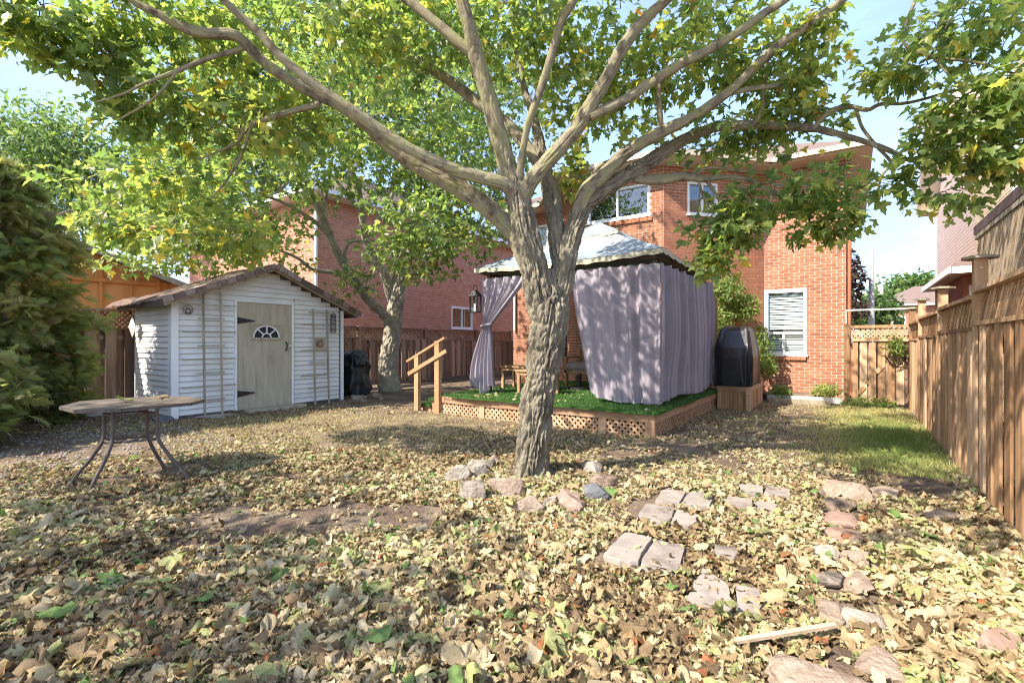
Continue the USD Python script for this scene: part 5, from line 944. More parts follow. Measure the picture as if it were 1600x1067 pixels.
def build_maple():
    t = thing('maple_tree', 'big maple with furrowed grey trunk and spreading limbs in the stone ring', 'tree', (-2.57, 4.02, 0))
    rows = [('trunk', [(828, 775, 4.78, 62), (829, 752, 4.78, 61), (832, 715, 4.77, 56), (838, 640, 4.76, 55), (847, 580, 4.76, 57), (855, 530, 4.76, 62), (860, 490, 4.76, 63), (861, 460, 4.77, 50), (862, 435, 4.78, 22), (862, 420, 4.78, 6)]),
        ('limb', [(856, 525, 4.76, 44), (846, 470, 4.75, 52), (834, 420, 4.73, 47), (823, 370, 4.72, 44), (813, 325, 4.71, 42), (806, 292, 4.70, 42), (799, 270, 4.69, 28)]),
        ('limb', [(836, 450, 4.76, 26), (822, 405, 4.80, 32), (800, 362, 4.82, 32), (766, 328, 4.8, 31), (725, 298, 4.75, 30), (668, 268, 4.68, 27), (612, 232, 4.6, 24), (575, 197, 4.5, 22), (530, 165, 4.45, 20), (492, 147, 4.4, 19), (450, 124, 4.3, 18), (417, 101, 4.22, 17), (393, 79, 4.2, 17), (367, 56, 4.1, 18), (318, 52, 4.05, 18), (281, 41, 4.0, 16), (255, 26, 3.95, 15), (217, 7, 3.9, 13), (170, -20, 3.8, 11), (60, -60, 3.6, 8)]),
        ('limb', [(806, 300, 4.66, 26), (781, 285, 4.6, 24), (725, 270, 4.52, 21), (668, 247, 4.45, 20), (620, 221, 4.38, 19), (582, 195, 4.32, 18), (540, 165, 4.25, 17), (500, 139, 4.2, 16), (470, 116, 4.15, 15), (436, 86, 4.1, 15), (402, 49, 4.05, 14), (369, 19, 4.0, 13), (335, -12, 3.9, 12), (250, -80, 3.7, 9)]),
        ('limb', [(500, 163, 4.38, 11), (450, 176, 4.4, 10), (390, 197, 4.45, 9), (371, 221, 4.5, 7), (348, 234, 4.55, 4), (310, 250, 4.6, 2)]), ('limb', [(392, 198, 4.45, 6), (375, 247, 4.5, 5), (352, 285, 4.55, 3), (330, 310, 4.6, 2)]),
        ('limb', [(380, 74, 4.15, 10), (371, 79, 4.15, 9), (330, 90, 4.1, 8), (277, 111, 4.05, 7), (225, 131, 4.0, 5), (195, 146, 4.0, 4), (150, 160, 4.0, 2)]), ('limb', [(278, 111, 4.05, 5), (240, 154, 4.05, 4), (187, 187, 4.1, 3)]),
        ('limb', [(800, 290, 4.69, 34), (789, 247, 4.66, 32), (773, 187, 4.55, 29), (755, 124, 4.45, 26), (743, 84, 4.4, 27), (732, 37, 4.3, 22), (721, 0, 4.25, 21), (712, -50, 4.2, 18), (690, -160, 4.1, 12)]),
        ('limb', [(745, 88, 4.41, 18), (717, 67, 4.4, 18), (687, 41, 4.4, 17), (650, 11, 4.4, 16), (610, -20, 4.4, 14), (520, -90, 4.3, 10)]),
        ('limb', [(872, 345, 4.93, 16), (866, 308, 4.95, 22), (841, 255, 5.0, 21), (800, 202, 5.1, 20), (747, 161, 5.2, 19), (699, 124, 5.3, 17), (650, 94, 5.4, 15), (620, 67, 5.5, 13), (590, 34, 5.6, 12), (567, 4, 5.7, 10), (540, -40, 5.8, 7)]),
        ('limb', [(815, 310, 4.68, 30), (825, 289, 4.62, 27), (847, 262, 4.55, 26), (877, 229, 4.45, 25), (900, 202, 4.38, 24), (919, 172, 4.3, 25), (945, 127, 4.2, 22), (971, 79, 4.1, 21), (994, 45, 4.05, 19), (1020, 19, 4.0, 18), (1055, -15, 3.9, 16), (1120, -100, 3.7, 11)]),
        ('limb', [(922, 182, 4.3, 18), (975, 157, 4.25, 17), (1020, 127, 4.2, 17), (1069, 97, 4.1, 16), (1106, 79, 4.05, 15), (1162, 45, 3.95, 14), (1197, 19, 3.9, 13), (1227, 0, 3.85, 12), (1290, -50, 3.7, 8)]),
        ('limb', [(812, 285, 4.66, 15), (814, 255, 4.6, 12), (825, 195, 4.5, 12), (844, 142, 4.4, 13), (862, 86, 4.3, 14), (877, 34, 4.2, 14), (896, 0, 4.1, 13), (915, -60, 4.0, 10)]),
        ('limb', [(868, 490, 4.79, 30), (876, 430, 4.83, 32), (871, 375, 4.88, 29), (863, 319, 4.9, 28), (855, 277, 4.95, 27), (845, 235, 5.0, 20), (836, 190, 5.1, 15), (815, 120, 5.2, 10), (805, 40, 5.3, 7)]),
        ('limb', [(866, 510, 4.77, 30), (880, 445, 4.79, 33), (890, 390, 4.8, 32), (900, 350, 4.8, 32), (913, 319, 4.8, 33), (940, 300, 4.78, 30), (975, 277, 4.76, 26), (1009, 257, 4.74, 26), (1046, 232, 4.7, 22), (1087, 210, 4.66, 17), (1125, 199, 4.6, 15), (1181, 195, 4.5, 14), (1250, 199, 4.4, 13), (1280, 203, 4.36, 12), (1325, 214, 4.3, 10), (1362, 225, 4.25, 9), (1400, 240, 4.2, 8), (1422, 251, 4.18, 7), (1456, 253, 4.15, 5)]),
        ('limb', [(900, 352, 4.79, 14), (906, 325, 4.77, 24), (920, 294, 4.72, 26), (947, 270, 4.65, 23), (982, 236, 4.58, 22), (1027, 210, 4.5, 21), (1050, 199, 4.46, 20), (1087, 180, 4.4, 17), (1125, 154, 4.32, 16), (1145, 139, 4.28, 15), (1175, 109, 4.2, 15), (1212, 75, 4.1, 14), (1250, 49, 4.0, 13), (1287, 22, 3.95, 12), (1317, 0, 3.9, 11), (1380, -50, 3.8, 8)]),
        ('limb', [(985, 272, 4.76, 14), (1000, 280, 4.78, 16), (1031, 281, 4.8, 17), (1069, 276, 4.82, 15), (1099, 280, 4.85, 11), (1130, 277, 4.85, 8), (1167, 280, 4.85, 7), (1195, 295, 4.85, 6), (1223, 312, 4.85, 5), (1262, 328, 4.85, 3), (1300, 350, 4.85, 2)]),
        ('limb', [(1105, 284, 4.85, 6), (1122, 309, 4.87, 5), (1136, 337, 4.88, 5), (1147, 362, 4.9, 4), (1159, 388, 4.9, 3)]), ('limb', [(1084, 278, 4.84, 7), (1097, 265, 4.82, 6), (1125, 262, 4.8, 5), (1159, 268, 4.8, 4), (1181, 258, 4.78, 4), (1185, 225, 4.75, 2)]),
        ('limb', [(1090, 280, 4.85, 5), (1100, 310, 4.86, 4), (1112, 330, 4.86, 2)]), ('limb', [(1140, 277, 4.85, 5), (1175, 310, 4.87, 4), (1190, 345, 4.88, 2)]),
        ('limb', [(1270, 202, 4.36, 8), (1295, 176, 4.3, 8), (1325, 167, 4.25, 8), (1355, 172, 4.2, 7), (1377, 163, 4.15, 6), (1419, 161, 4.05, 5), (1475, 146, 3.95, 4), (1512, 135, 3.9, 3), (1560, 110, 3.8, 2)]),
        ('limb', [(1338, 170, 4.24, 5), (1347, 199, 4.25, 5), (1370, 229, 4.25, 5), (1392, 255, 4.25, 5), (1377, 277, 4.25, 4), (1368, 326, 4.25, 2)]), ('limb', [(1178, 196, 4.5, 9), (1190, 172, 4.45, 8), (1194, 131, 4.4, 6), (1199, 97, 4.35, 4)]),
        ('limb', [(1392, 252, 4.25, 4), (1420, 232, 4.1, 4), (1470, 225, 4.0, 3), (1540, 240, 3.9, 2)]), ('limb', [(1145, 145, 4.3, 9), (1180, 138, 4.25, 8), (1215, 134, 4.2, 7)]),
        ('limb', [(1440, -40, 3.75, 6), (1430, 0, 3.75, 5.5), (1411, 64, 3.75, 5), (1456, 88, 3.7, 5), (1531, 99, 3.6, 4), (1600, 120, 3.5, 3), (1680, 140, 3.4, 2)]), ('limb', [(1456, 88, 3.7, 4), (1494, 131, 3.65, 3), (1530, 180, 3.6, 2)]),
        ('limb', [(1385, -60, 3.8, 9), (1440, -40, 3.75, 7), (1540, -10, 3.6, 5), (1640, 30, 3.5, 3)]), ('limb', [(960, 250, 4.9, 9), (935, 262, 4.92, 8), (920, 285, 4.95, 6), (918, 300, 4.95, 4)]),
        ('limb', [(1033, 212, 4.52, 12), (1031, 180, 4.45, 10), (1030, 140, 4.4, 8), (1040, 100, 4.35, 4)])]
    lp = limbs_of(t, rows, 'bark', 0.016, 150, 0.014, 20, 'bark_limb')
    B_ = lambda px, py, d, rx, ry, n, t0: B(px, py, d, max(rx - 22, 10), max(ry - 22, 8), n, t0)
    bl = [B_(60, 20, 4.0, 90, 26, 34, .40), B_(150, 70, 4.2, 50, 70, 26, .42), B_(290, 40, 4.4, 130, 60, 75, .45), B_(240, 160, 4.5, 100, 70, 56, .42), B_(420, 180, 4.7, 100, 80, 60, .50), B_(250, 290, 5.4, 120, 60, 70, .45), B_(330, 370, 5.4, 110, 42, 56, .50), B_(180, 350, 5.5, 60, 40, 25, .5),
        B_(540, 60, 4.9, 130, 70, 75, .45), B_(690, 30, 5.1, 120, 50, 55, .45), B_(840, 50, 4.9, 130, 80, 80, .47), B_(950, 140, 4.9, 110, 90, 62, .50), B_(1080, 80, 4.6, 110, 80, 64, .48), B_(900, 270, 5.0, 50, 36, 12, .55), B_(1150, 205, 4.8, 120, 50, 42, .46), B_(1230, 110, 4.5, 80, 70, 50, .52),
        B_(1140, 345, 4.9, 64, 56, 40, .40), B_(1250, 305, 4.9, 85, 42, 38, .38), B_(1290, 345, 4.7, 48, 32, 22, .42), B_(1115, 400, 4.9, 36, 30, 16, .45), B_(1400, 105, 3.9, 50, 40, 10, .45), B_(1500, 50, 3.6, 110, 55, 36, .45), B_(1545, 150, 3.6, 75, 60, 36, .48), B_(1475, 215, 3.8, 76, 42, 22, .46), B_(1570, 235, 3.6, 50, 45, 28, .5),
        B_(1490, 300, 3.9, 45, 18, 7, .42), B_(1385, 285, 4.1, 26, 30, 6, .40), B_(1275, 25, 4.1, 40, 26, 9, .5), B_(1225, 190, 4.6, 80, 28, 16, .48), B_(40, 60, 4.0, 40, 24, 10, .5)]
    # the crown goes on above the frame
    for c_ in ((-5.0, 3.4, 6.1), (-4.4, 4.3, 6.3), (-5.6, 2.6, 6.6), (-3.9, 3.2, 6.6)): bl.append((np.array(c_), np.array([.75, .75, .45]), 44, .42))
    r = RNG(77)
    for k in range(64):
        a = r.uniform(0, 6.283); rr = 4.3 * math.sqrt(r.random()); c = np.array([-2.4 + rr * math.cos(a), 4.2 + rr * math.sin(a), r.uniform(4.6, 7.4)])
        bl.append((c, np.array([.7, .7, .45]), 14, .42))
    def keep(c):
        px, py, dz = pix(c); vis = (dz > 0.3) & (py > -70) & (px > -80) & (px < 1680)
        hi = np.arange(len(c)) >= NB
        return ~(hi & vis)
    NB = sum(b[2] for b in bl[:-68])
    crown(t, bl, lp, 5, 0.098, 11, MAPLE, 'maple_leaf', None, n_parts=300, keepf=keep, twig_reach=1.5)
build_maple()
def build_maple2():
    t = thing('maple_tree', 'pale-barked maple leaning out beside the shed in front of the left fence', 'tree', (-10.4, 8.9, 0))
    D = 13.2
    rows = [('trunk', [(610, 622, D, 40), (608, 606, D, 37), (606, 571, D, 31), (612, 528, D, 29), (618, 482, D, 27), (622, 449, D, 24), (624, 425, D, 20)]),
        ('limb', [(610, 510, D, 18), (596, 488, 12.9, 17), (578, 471, 12.6, 16), (557, 442, 12.2, 15), (535, 410, 11.8, 14), (518, 375, 11.5, 13), (503, 339, 11.2, 12), (482, 296, 10.9, 10), (464, 268, 10.7, 8), (440, 210, 10.4, 5)]),
        ('limb', [(614, 470, D, 18), (599, 428, 13.0, 15), (578, 392, 12.8, 14), (570, 367, 12.7, 12), (564, 321, 12.5, 11), (557, 285, 12.3, 10), (542, 250, 12.1, 9), (525, 180, 11.8, 6), (520, 100, 11.4, 4)]),
        ('limb', [(622, 445, D, 15), (640, 400, 13.0, 13), (649, 332, 12.7, 11), (671, 296, 12.4, 9), (692, 289, 12.2, 7), (720, 260, 12, 4)]), ('limb', [(557, 442, 12.2, 9), (540, 432, 12.0, 8), (521, 426, 11.7, 7), (489, 421, 11.2, 6), (464, 403, 10.8, 5), (421, 385, 10.2, 3)]),
        ('limb', [(518, 375, 11.5, 8), (490, 345, 11.0, 7), (436, 314, 10.2, 5), (380, 300, 9.6, 3)]), ('limb', [(571, 372, 12.7, 8), (600, 330, 12.6, 7), (615, 300, 12.5, 6), (640, 230, 12.3, 4)]), ('limb', [(503, 339, 11.2, 7), (512, 290, 11.1, 6), (520, 245, 11, 4)]),
        ('limb', [(564, 330, 12.5, 7), (540, 300, 12.1, 6), (515, 270, 11.8, 4)]), ('limb', [(649, 332, 12.7, 7), (640, 300, 12.5, 6), (630, 250, 12.3, 4)]), ('limb', [(535, 412, 11.8, 6), (545, 380, 11.8, 5), (566, 377, 12, 4)])]
    lp = limbs_of(t, rows, 'bark_pale', 0.03, 70, 0.014, 90, 'bark_pale')
    bl = [B(400, 265, 9.8, 120, 50, 100, .34, 1.6), B(330, 330, 9.6, 100, 60, 110, .36, 1.4), B(395, 385, 10.2, 75, 32, 48, .50, 1.0), B(610, 190, 10.5, 130, 60, 150, .38, 1.8), B(590, 262, 10.6, 90, 34, 70, .36, 1.4), B(690, 250, 10.6, 80, 40, 60, .36, 1.2), B(690, 350, 10.0, 85, 48, 110, .36, 1.2), B(650, 395, 10.0, 45, 34, 45, .34, .8), B(730, 290, 10.6, 80, 50, 80, .33, 1.2),
          B(700, 130, 11, 120, 80, 150, .36, 1.8), B(500, 110, 11, 140, 80, 150, .42, 1.8), B(560, 430, 11.5, 26, 40, 16, .3, .6), B(380, 180, 10.5, 120, 70, 130, .45, 1.6), B(600, 30, 11.5, 200, 70, 150, .40, 1.8), B(780, 200, 11.5, 60, 70, 50, .40, 1.0), B(250, 400, 9.4, 60, 26, 34, .45, 1.0)]
    crown(t, bl, lp, 15, 0.132, 11, MAPLE, 'maple_leaf', None, twig=0.006, spread=0.36, twig_reach=2.6)
build_maple2()
def leafy_tree(label, base, height, blobs, matn, size, per, seed, name='garden_tree', trunk_r=0.14, spread=0.5, shape=None):
    t = thing(name, label, 'tree', base); b = np.asarray(base, float); r = RNG(seed)
    tr = np.array([[*b, trunk_r], [*(b + [0.1, 0, height * 0.3]), trunk_r * 0.8], [*(b + [-0.1, 0.1, height * 0.6]), trunk_r * 0.5], [*(b + [0, 0, height * 0.92]), trunk_r * 0.15]])
    put('trunk', bark_limb(tr, 0.12, 20, 0.01, seed), 'bark', t, True); lp = [spline(tr, 0.1)]
    for k in range(7):
        z = r.uniform(0.25, 0.75) * height; a = r.uniform(0, 6.28); q = b + [0, 0, z]; e = q + np.array([math.cos(a), math.sin(a), 0.6]) * height * 0.25
        l = np.array([[*q, trunk_r * 0.4], [*((q + e) / 2 + [0, 0, 0.1]), trunk_r * 0.25], [*e, trunk_r * 0.08]]); put('limb', bark_limb(l, 0.15, 10, 0.005, seed + k), 'bark', t, True); lp.append(spline(l, 0.1))
    crown(t, blobs, lp, seed, size, per, STAR if shape is None else shape, matn, None, twig=0.008, spread=spread, twig_reach=2.0)
OVAL = np.array([(0, 0), (0.16, 0.25), (0.2, 0.5), (0.1, 0.8), (0, 1.0), (-0.1, 0.8), (-0.2, 0.5), (-0.16, 0.25)])
leafy_tree('light green feathery tree rising behind the orange outbuilding at left', (-19.5, 3.6, 0), 7.0, [B(150, 300, 19, 130, 70, 330, .55, 2.2), B(60, 270, 18, 90, 80, 330, .5, 2.0), B(60, 215, 18.5, 80, 45, 150, .5, 1.6), B(260, 330, 19, 80, 50, 160, .50, 1.6), B(300, 240, 21, 120, 80, 190, .5, 2), B(130, 230, 19, 90, 40, 120, .6, 2)], 'far_leaf', 0.21, 14, 41, spread=0.55, shape=OVAL)
leafy_tree('dark green tall tree filling the gap behind the second maple', (-20.0, 10.5, 0), 12.0, [B(420, 120, 20, 170, 110, 380, .30, 2.5), B(620, 150, 22, 150, 120, 340, .25, 2.5), B(340, 240, 20, 110, 90, 220, .35, 2.2), B(560, 20, 21, 220, 70, 280, .3, 2.5), B(760, 80, 23, 90, 100, 160, .3, 2)], 'far_leaf', 0.26, 11, 43, spread=0.6, trunk_r=0.25)
leafy_tree('round green tree far beyond the gate behind the utility pole', (0.7, 36.2, 0), 4.2, [B(1350, 478, 29, 18, 18, 110, .35, 1.2), B(1376, 478, 29, 12, 15, 50, .35, 1.0), B(1360, 498, 29, 24, 8, 60, .3, 1.2)], 'far_leaf', 0.30, 8, 51, spread=.4)
leafy_tree('dark purple-leaved tree beside the house corner far beyond the gate', (-0.2, 30.8, 0), 4.8, [B(1326, 440, 25, 8, 28, 70, .4, .8), B(1328, 480, 25, 9, 16, 40, .4, .8), B(1324, 410, 25, 5, 10, 10, .4, .5)], 'purple_leaf', 0.24, 8, 53, trunk_r=0.07, spread=.35)
leafy_tree('pale green tree behind the far brick house beyond the gate', (5.2, 67.5, 0), 7.5, [B(1412, 447, 52, 22, 14, 70, .5, 2.0), B(1436, 443, 52, 22, 14, 80, .3, 2.0)], 'far_leaf', 0.5, 8, 55, trunk_r=0.2, spread=0.9)

leafy_tree('leafy tree standing behind the camera side of the yard', (-5.4, -4.4, 0), 6.0, [(np.array([-4.9, -3.9, 4.9]), np.array([1.9, 1.7, 1.0]), 120, .45), (np.array([-6.8, -3.2, 4.9]), np.array([1.6, 1.4, .9]), 70, .45)], 'maple_leaf', 0.14, 9, 57, spread=0.3)
# ------------------------------------------------------------ cedar, shrubs and vines
def sprays(n, pos, out, size, seed, tone):
    """flat branching cedar sprays: a rib with side shoots"""
    r = RNG(seed); out = out / np.linalg.norm(out, axis=1, keepdims=True); a = np.cross(out, r.normal(0, 1, (n, 3))); a /= np.linalg.norm(a, axis=1, keepdims=True)
    T = [((0, -.05), (0, .05), (1, 0))]
    for k, s in enumerate((0.15, 0.3, 0.45, 0.6, 0.75)):
        for sg in (-1, 1): T.append(((s - .03, 0), (s + 0.14, 0.0), (s + 0.34 - 0.1 * s, sg * (0.46 - 0.36 * s))))
    T = np.array(T).reshape(-1, 2); K = len(T); dr = r.normal(0.25, 0.15, (n, 1, 1))
    v = pos[:, None] + size[:, None, None] * (T[None, :, :1] * out[:, None] + T[None, :, 1:] * a[:, None] - dr * (T[None, :, :1] ** 2) * UP)
    return v.reshape(-1, 3), np.arange(n * K).reshape(-1, 3), np.repeat(tone, K)
def cedar(label, name, base, hgt, rad, n, seed, tone0, lumps, size=0.20, zlo=0.0, dead=0):
    t = thing(name, label, 'shrub' if 'shrub' in name else 'tree', base); r = RNG(seed); b = np.asarray(base, float)
    put('trunk', bark_limb(np.array([[*b, 0.09], [*(b + [0.05, 0, hgt * .5]), 0.06], [*(b + [0, 0, hgt * .92]), 0.02]]), 0.08, 14, 0.006, seed), 'bark', t, True)
    npl = int(26 + hgt * 9); m = MB(); hz = zlo + (hgt - zlo) * (np.arange(npl) + r.random(npl)) / npl; pa = np.arange(npl) * 2.4 + r.normal(0, .4, npl)
    pl = rad * np.sin(np.clip((hz - zlo) / (hgt - zlo) * 0.84 + 0.16, 0, 1) * math.pi) ** 0.6 * r.uniform(0.75, 1.2, npl); droop = r.uniform(-.15, .35, npl)
    k = r.integers(0, npl, n); tq = 0.25 + 0.75 * r.random(n) ** 0.7; dirs = np.stack([np.cos(pa), np.sin(pa), droop], -1)
    wid = (0.10 + 0.16 * np.sin(tq * math.pi) )[:, None] * np.minimum(pl[k], .9)[:, None]
    pos = b + np.stack([0 * hz, 0 * hz, hz], -1)[k] + dirs[k] * (pl[k] * tq)[:, None] + r.normal(0, 1, (n, 3)) * wid * [1, 1, .6] ; out = dirs[k] + r.normal(0, 0.55, (n, 3)) + UP * .15
    tone = np.clip(tone0 + r.normal(0, .10, npl)[k] + .35 * (tq - .65) + r.normal(0, 0.10, n), 0, 0.92); tone = np.where((tq < .5) & (r.random(n) < .35), 1.0, tone)
    for q in range(npl): m.tube([b + [0, 0, hz[q]], b + [0, 0, hz[q]] + dirs[q] * pl[q] * .5 + [0, 0, -.03], b + [0, 0, hz[q]] + dirs[q] * pl[q]], [0.018, 0.010, 0.003], 5, False)
    v, f, tn = sprays(n, pos, out, size * r.uniform(0.6, 1.3, n), seed, tone); put('foliage', (v, f), 'cedar_frond', t, tone=tn, kind='stuff')
    m.put('branches', 'twig', t, True, kind='stuff')
    if dead:
        m = MB()
        for k in range(dead):
            a = r.uniform(-2.2, 1.4); q = b + [rad * 0.4 * math.cos(a), rad * .4 * math.sin(a), r.uniform(0.1, 0.7)]; d = np.array([math.cos(a), math.sin(a), r.uniform(-0.1, 0.5)]); s = r.uniform(0.4, 0.8)
            m.tube([q, q + d * s * .5 + r.normal(0, .05, 3), q + d * s + r.normal(0, .1, 3)], [0.007, 0.004, 0.0015], 4, False)
        m.put('dead_twigs', 'stone_tan', t, True, kind='stuff')
cedar('tall dark green cedar at the left edge overhanging the fence', 'cedar_tree', (-10.3, 1.55, 0.05), 3.9, 0.85, 6500, 61, .72, [(0, 0, 0)], 0.19, 0.7)
cedar('second cedar, feathery and lighter, at the far left edge', 'cedar_tree', (-10.2, 0.35, 0.05), 4.7, 0.95, 5500, 63, .74, [(0, 0, 0)], 0.19, 0.3)
cedar('low straggly cedar shrub with bare tan twigs under the tall cedar', 'cedar_shrub', (-9.2, 0.85, 0.0), 1.25, 0.75, 3200, 65, .72, [(0, 0, 0)], 0.17, 0.1, dead=110)
cedar('rounded dark green cedar shrub just left of the fence boards', 'cedar_shrub', (-10.5, 2.15, 0.05), 1.25, 0.48, 2300, 67, .66, [(0, 0, 0)], 0.15, 0.1)
def vine(label, name, cells, seed, tones, size, n, matn='far_leaf', cat='vine', shape=OVAL, stems=(), base=(0, 0, 0)):
    t = thing(name, label, cat, base); r = RNG(seed)
    if stems:
        m = MB()
        for s in stems: m.tube(spline(s, 0.05), np.linspace(0.015, 0.004, len(spline(s, 0.05))), 5, False)
        m.put('stem', 'twig', t, True)
    pos, tn = [], []
    for (c, rad, w) in cells:
        k = int(n * w); q = r.normal(0, 1, (k, 3)); q /= np.linalg.norm(q, axis=1, keepdims=True); q *= r.random((k, 1)) ** .4; pos.append(np.asarray(c) + q * rad); tn.append(np.clip(r.normal(tones, .15, k), 0, 1))
    pos, tn = np.vstack(pos), np.concatenate(tn); k = len(pos)
    v, f, K = leaf_cloud(pos, r.normal(0, 1, (k, 3)) - UP * .5, np.array([0.1, -0.6, 0.7]) + r.normal(0, .5, (k, 3)), size * r.uniform(.6, 1.3, k), shape, seed); put('leaves', (v, f), matn, t, tone=np.repeat(tn, K), kind='stuff')
vine('leafy pale green vine climbing the house corner behind the barbecue', 'climbing_vine', [((-2.35, 12.0, 2.55), (.42, .3, .35), .3), ((-2.05, 12.3, 2.15), (.38, .3, .35), .25), ((-2.5, 12.0, 1.75), (.3, .25, .5), .2), ((-1.75, 12.6, 1.35), (.28, .25, .45), .16), ((-1.6, 12.6, .8), (.22, .2, .3), .09)], 71, .62, 0.10, 2600,
     stems=[[(-2.2, 12.4, 0), (-2.3, 12.2, 1.0), (-2.2, 12.2, 2.0), (-2.4, 12.0, 2.6)], [(-2.0, 12.6, 0), (-1.9, 12.5, 1.2), (-1.7, 12.5, 1.0)]], base=(-2.2, 12.3, 0))
pt = thing('garden_post', 'weathered green-brown post standing in the vine behind the gazebo', 'post', (-2.42, 11.1, 0)); MB().box((-2.47, 11.08, 0), (-2.37, 11.18, 2.3)).put('shaft', 'fence_wood', pt)
vine('wispy dry plant growing in the bed under the house window, right side', 'bed_plant', [((-0.45, 12.5, .30), (.28, .2, .14), 1)], 73, .9, .10, 260, cat='plant', base=(-.45, 12.5, .1))
vine('green plant growing in the bed under the house window, left side', 'bed_plant', [((-1.3, 12.35, .24), (.24, .2, .14), 1)], 74, .6, .10, 260, cat='plant', base=(-1.3, 12.35, .1))
vine('low weeds growing along the foot of the wooden gate', 'weeds', [((0.3, 12.3, .10), (.55, .15, .12), 1)], 75, .6, .08, 320, cat='weeds', base=(.3, 12.3, 0))
hb = thing('hanging_planter', 'black wall basket hung on the gate with green leaves spilling out', 'planter', (0.72, 12.42, 1.0))
m = MB()
for k in range(9): a = math.pi * k / 8; m.tube([(.74 + .15 * math.cos(a), 12.5 - .13 * math.sin(a), 1.02), (.74 + .10 * math.cos(a), 12.5 - .09 * math.sin(a), .90), (.74, 12.47, .82)], .006, 4)
a = np.linspace(0, math.pi, 15); m.tube(np.c_[.74 + .15 * np.cos(a), 12.5 - .13 * np.sin(a), np.full(15, 1.02)], .010, 5); m.put('basket', 'black_iron', hb)
r = RNG(5); k = 190; q = np.array([.74, 12.42, 1.24]) + r.normal(0, 1, (k, 3)) * [.09, .06, .12]
v, f, K = leaf_cloud(q, r.normal(0, 1, (k, 3)), UP + r.normal(0, .5, (k, 3)), np.full(k, .09), OVAL, 3); put('leaves', (v, f), 'far_leaf', hb, tone=np.repeat(np.clip(r.normal(.6, .15, k), 0, 1), K), kind='stuff')
# ------------------------------------------------------------ far things beyond the gate
up_ = thing('utility_pole', 'pale concrete utility pole standing beyond the gate against the sky', 'pole', (4.3, 26, 0)); pb = at(1362, 560, 25.0); LOC[up_.GetPath().pathString] = np.array([4.3, 26, 0.])
pt_ = at(1361.5, 388, 25.0); MB().tube([[pt_[0], pt_[1], -0.1], [pt_[0], pt_[1], pt_[2]]], [0.17, 0.085], 14).put('shaft', 'concrete', up_, True)
MB().tube([[pt_[0], pt_[1], pt_[2]], [pt_[0], pt_[1], pt_[2] + .2]], 0.045, 8).put('lamp_socket', 'concrete', up_, True); MB().bar([pt_[0] - .12, pt_[1], pt_[2] - .25], [pt_[0] + .14, pt_[1], pt_[2] - .25], .05, .05).put('bracket', 'concrete', up_)
fh = thing('brick_house', 'small far brick house with brown hip roof beyond the gate', 'house', (12, 43, 0))
c = at(1420, 533, 45.0); hx, hy = c[0], c[1]
brick_wall(fh, 'brick_red', [((hx - 2.35, hy, 0), (1, 0, 0), 8.0, 4.75, (0, -1, 0), [(1.15, 2.15, 2.6, 3.7)]), ((hx - 2.35, hy + 6, 0), (0, -1, 0), 6, 4.75, (-1, 0, 0), [])], part_limit=0, L0=.42, H0=.15)
pane_window(fh, (hx - 1.2, hy, 2.6), (1, 0, 0), (0, -1, 0), 1.0, 1.1, [], .12); MB().add([(hx - 2.9, hy - .6, 4.75), (hx + 6.2, hy - .6, 4.75), (hx + 6.2, hy + 6.6, 4.75), (hx - 2.9, hy + 6.6, 4.75), (hx + .6, hy + 3, 6.7), (hx + 2.8, hy + 3, 6.7)], [[0, 1, 5], [0, 5, 4], [1, 2, 5], [2, 3, 4], [2, 4, 5], [3, 0, 4], [0, 2, 1], [0, 3, 2]]).put('roof', 'roof_brown', fh)
MB().add([(hx - 3.0, hy - 2.0, 1.9), (hx + 5, hy - 2.0, 1.9), (hx + 5, hy + .0, 2.5), (hx - 3.0, hy + .0, 2.5)], [[0, 1, 2, 3]]).put('porch_roof', 'roof_brown', fh)
MB().box((hx - 2.9, hy - .66, 4.66), (hx + 6.2, hy - .6, 4.82)).put('gutter', 'white_trim', fh); MB().tube([(hx - 2.0, hy + 1.5, 5.0), (hx - 2.0, hy + 1.5, 6.9)], .2, 8).put('chimney', 'concrete', fh)
fb = thing('garden_fence', 'distant brown board fence beyond the gate', 'fence', (4, 24, 0))
for k in range(24): MB().box((-2 + k * .34, 23.9, 0), (-2 + k * .34 + .3, 23.93, 1.6)).put('board', 'fence_wood', fb)

# ------------------------------------------------------------ grass and leaf litter
def blades(n, xy, hgt, tone, seed, w=0.004):
    r = RNG(seed); x, y = xy[:, 0], xy[:, 1]; z = gz(x, y) - 0.004; a = r.uniform(0, 6.283, n); ln = r.normal(0, 0.35, (n, 2)) * hgt[:, None]
    c, s = np.cos(a) * w, np.sin(a) * w
    v = np.stack([np.stack([x - c, y - s, z], -1), np.stack([x + c, y + s, z], -1), np.stack([x + c * .6 + ln[:, 0] * .4, y + s * .6 + ln[:, 1] * .4, z + hgt * .6], -1), np.stack([x + ln[:, 0], y + ln[:, 1], z + hgt], -1)], 1).reshape(-1, 3)
    i = np.arange(n)[:, None] * 4; f = np.vstack([i + [0, 1, 2], i + [0, 2, 3]]); return v, f, np.repeat(tone, 4)
OCT2 = np.array([(0, -.1), (.25, -.08), (.42, .02), (.50, .2), (.52, .38), (.40, .52), (.33, .7), (.16, .82), (0, .95), (-.16, .82), (-.33, .7), (-.40, .52), (-.52, .38), (-.50, .2), (-.42, .02), (-.25, -.08)])
OCT = np.array([(0, -.05), (.40, -.02), (.52, .35), (.30, .55), (0, 1.0), (-.30, .55), (-.52, .35), (-.40, -.02)])
def dry_strip(q): d_ = q @ FW[:2]; s_ = (q @ RT[:2]) / d_; return sm(5.7, 6.6, d_) * sm(9.2, 8.2, d_) * sm(-.78, -.60, s_) * sm(.0, -.16, s_)
OBST = [(-2.57, 4.02, 0.24)]
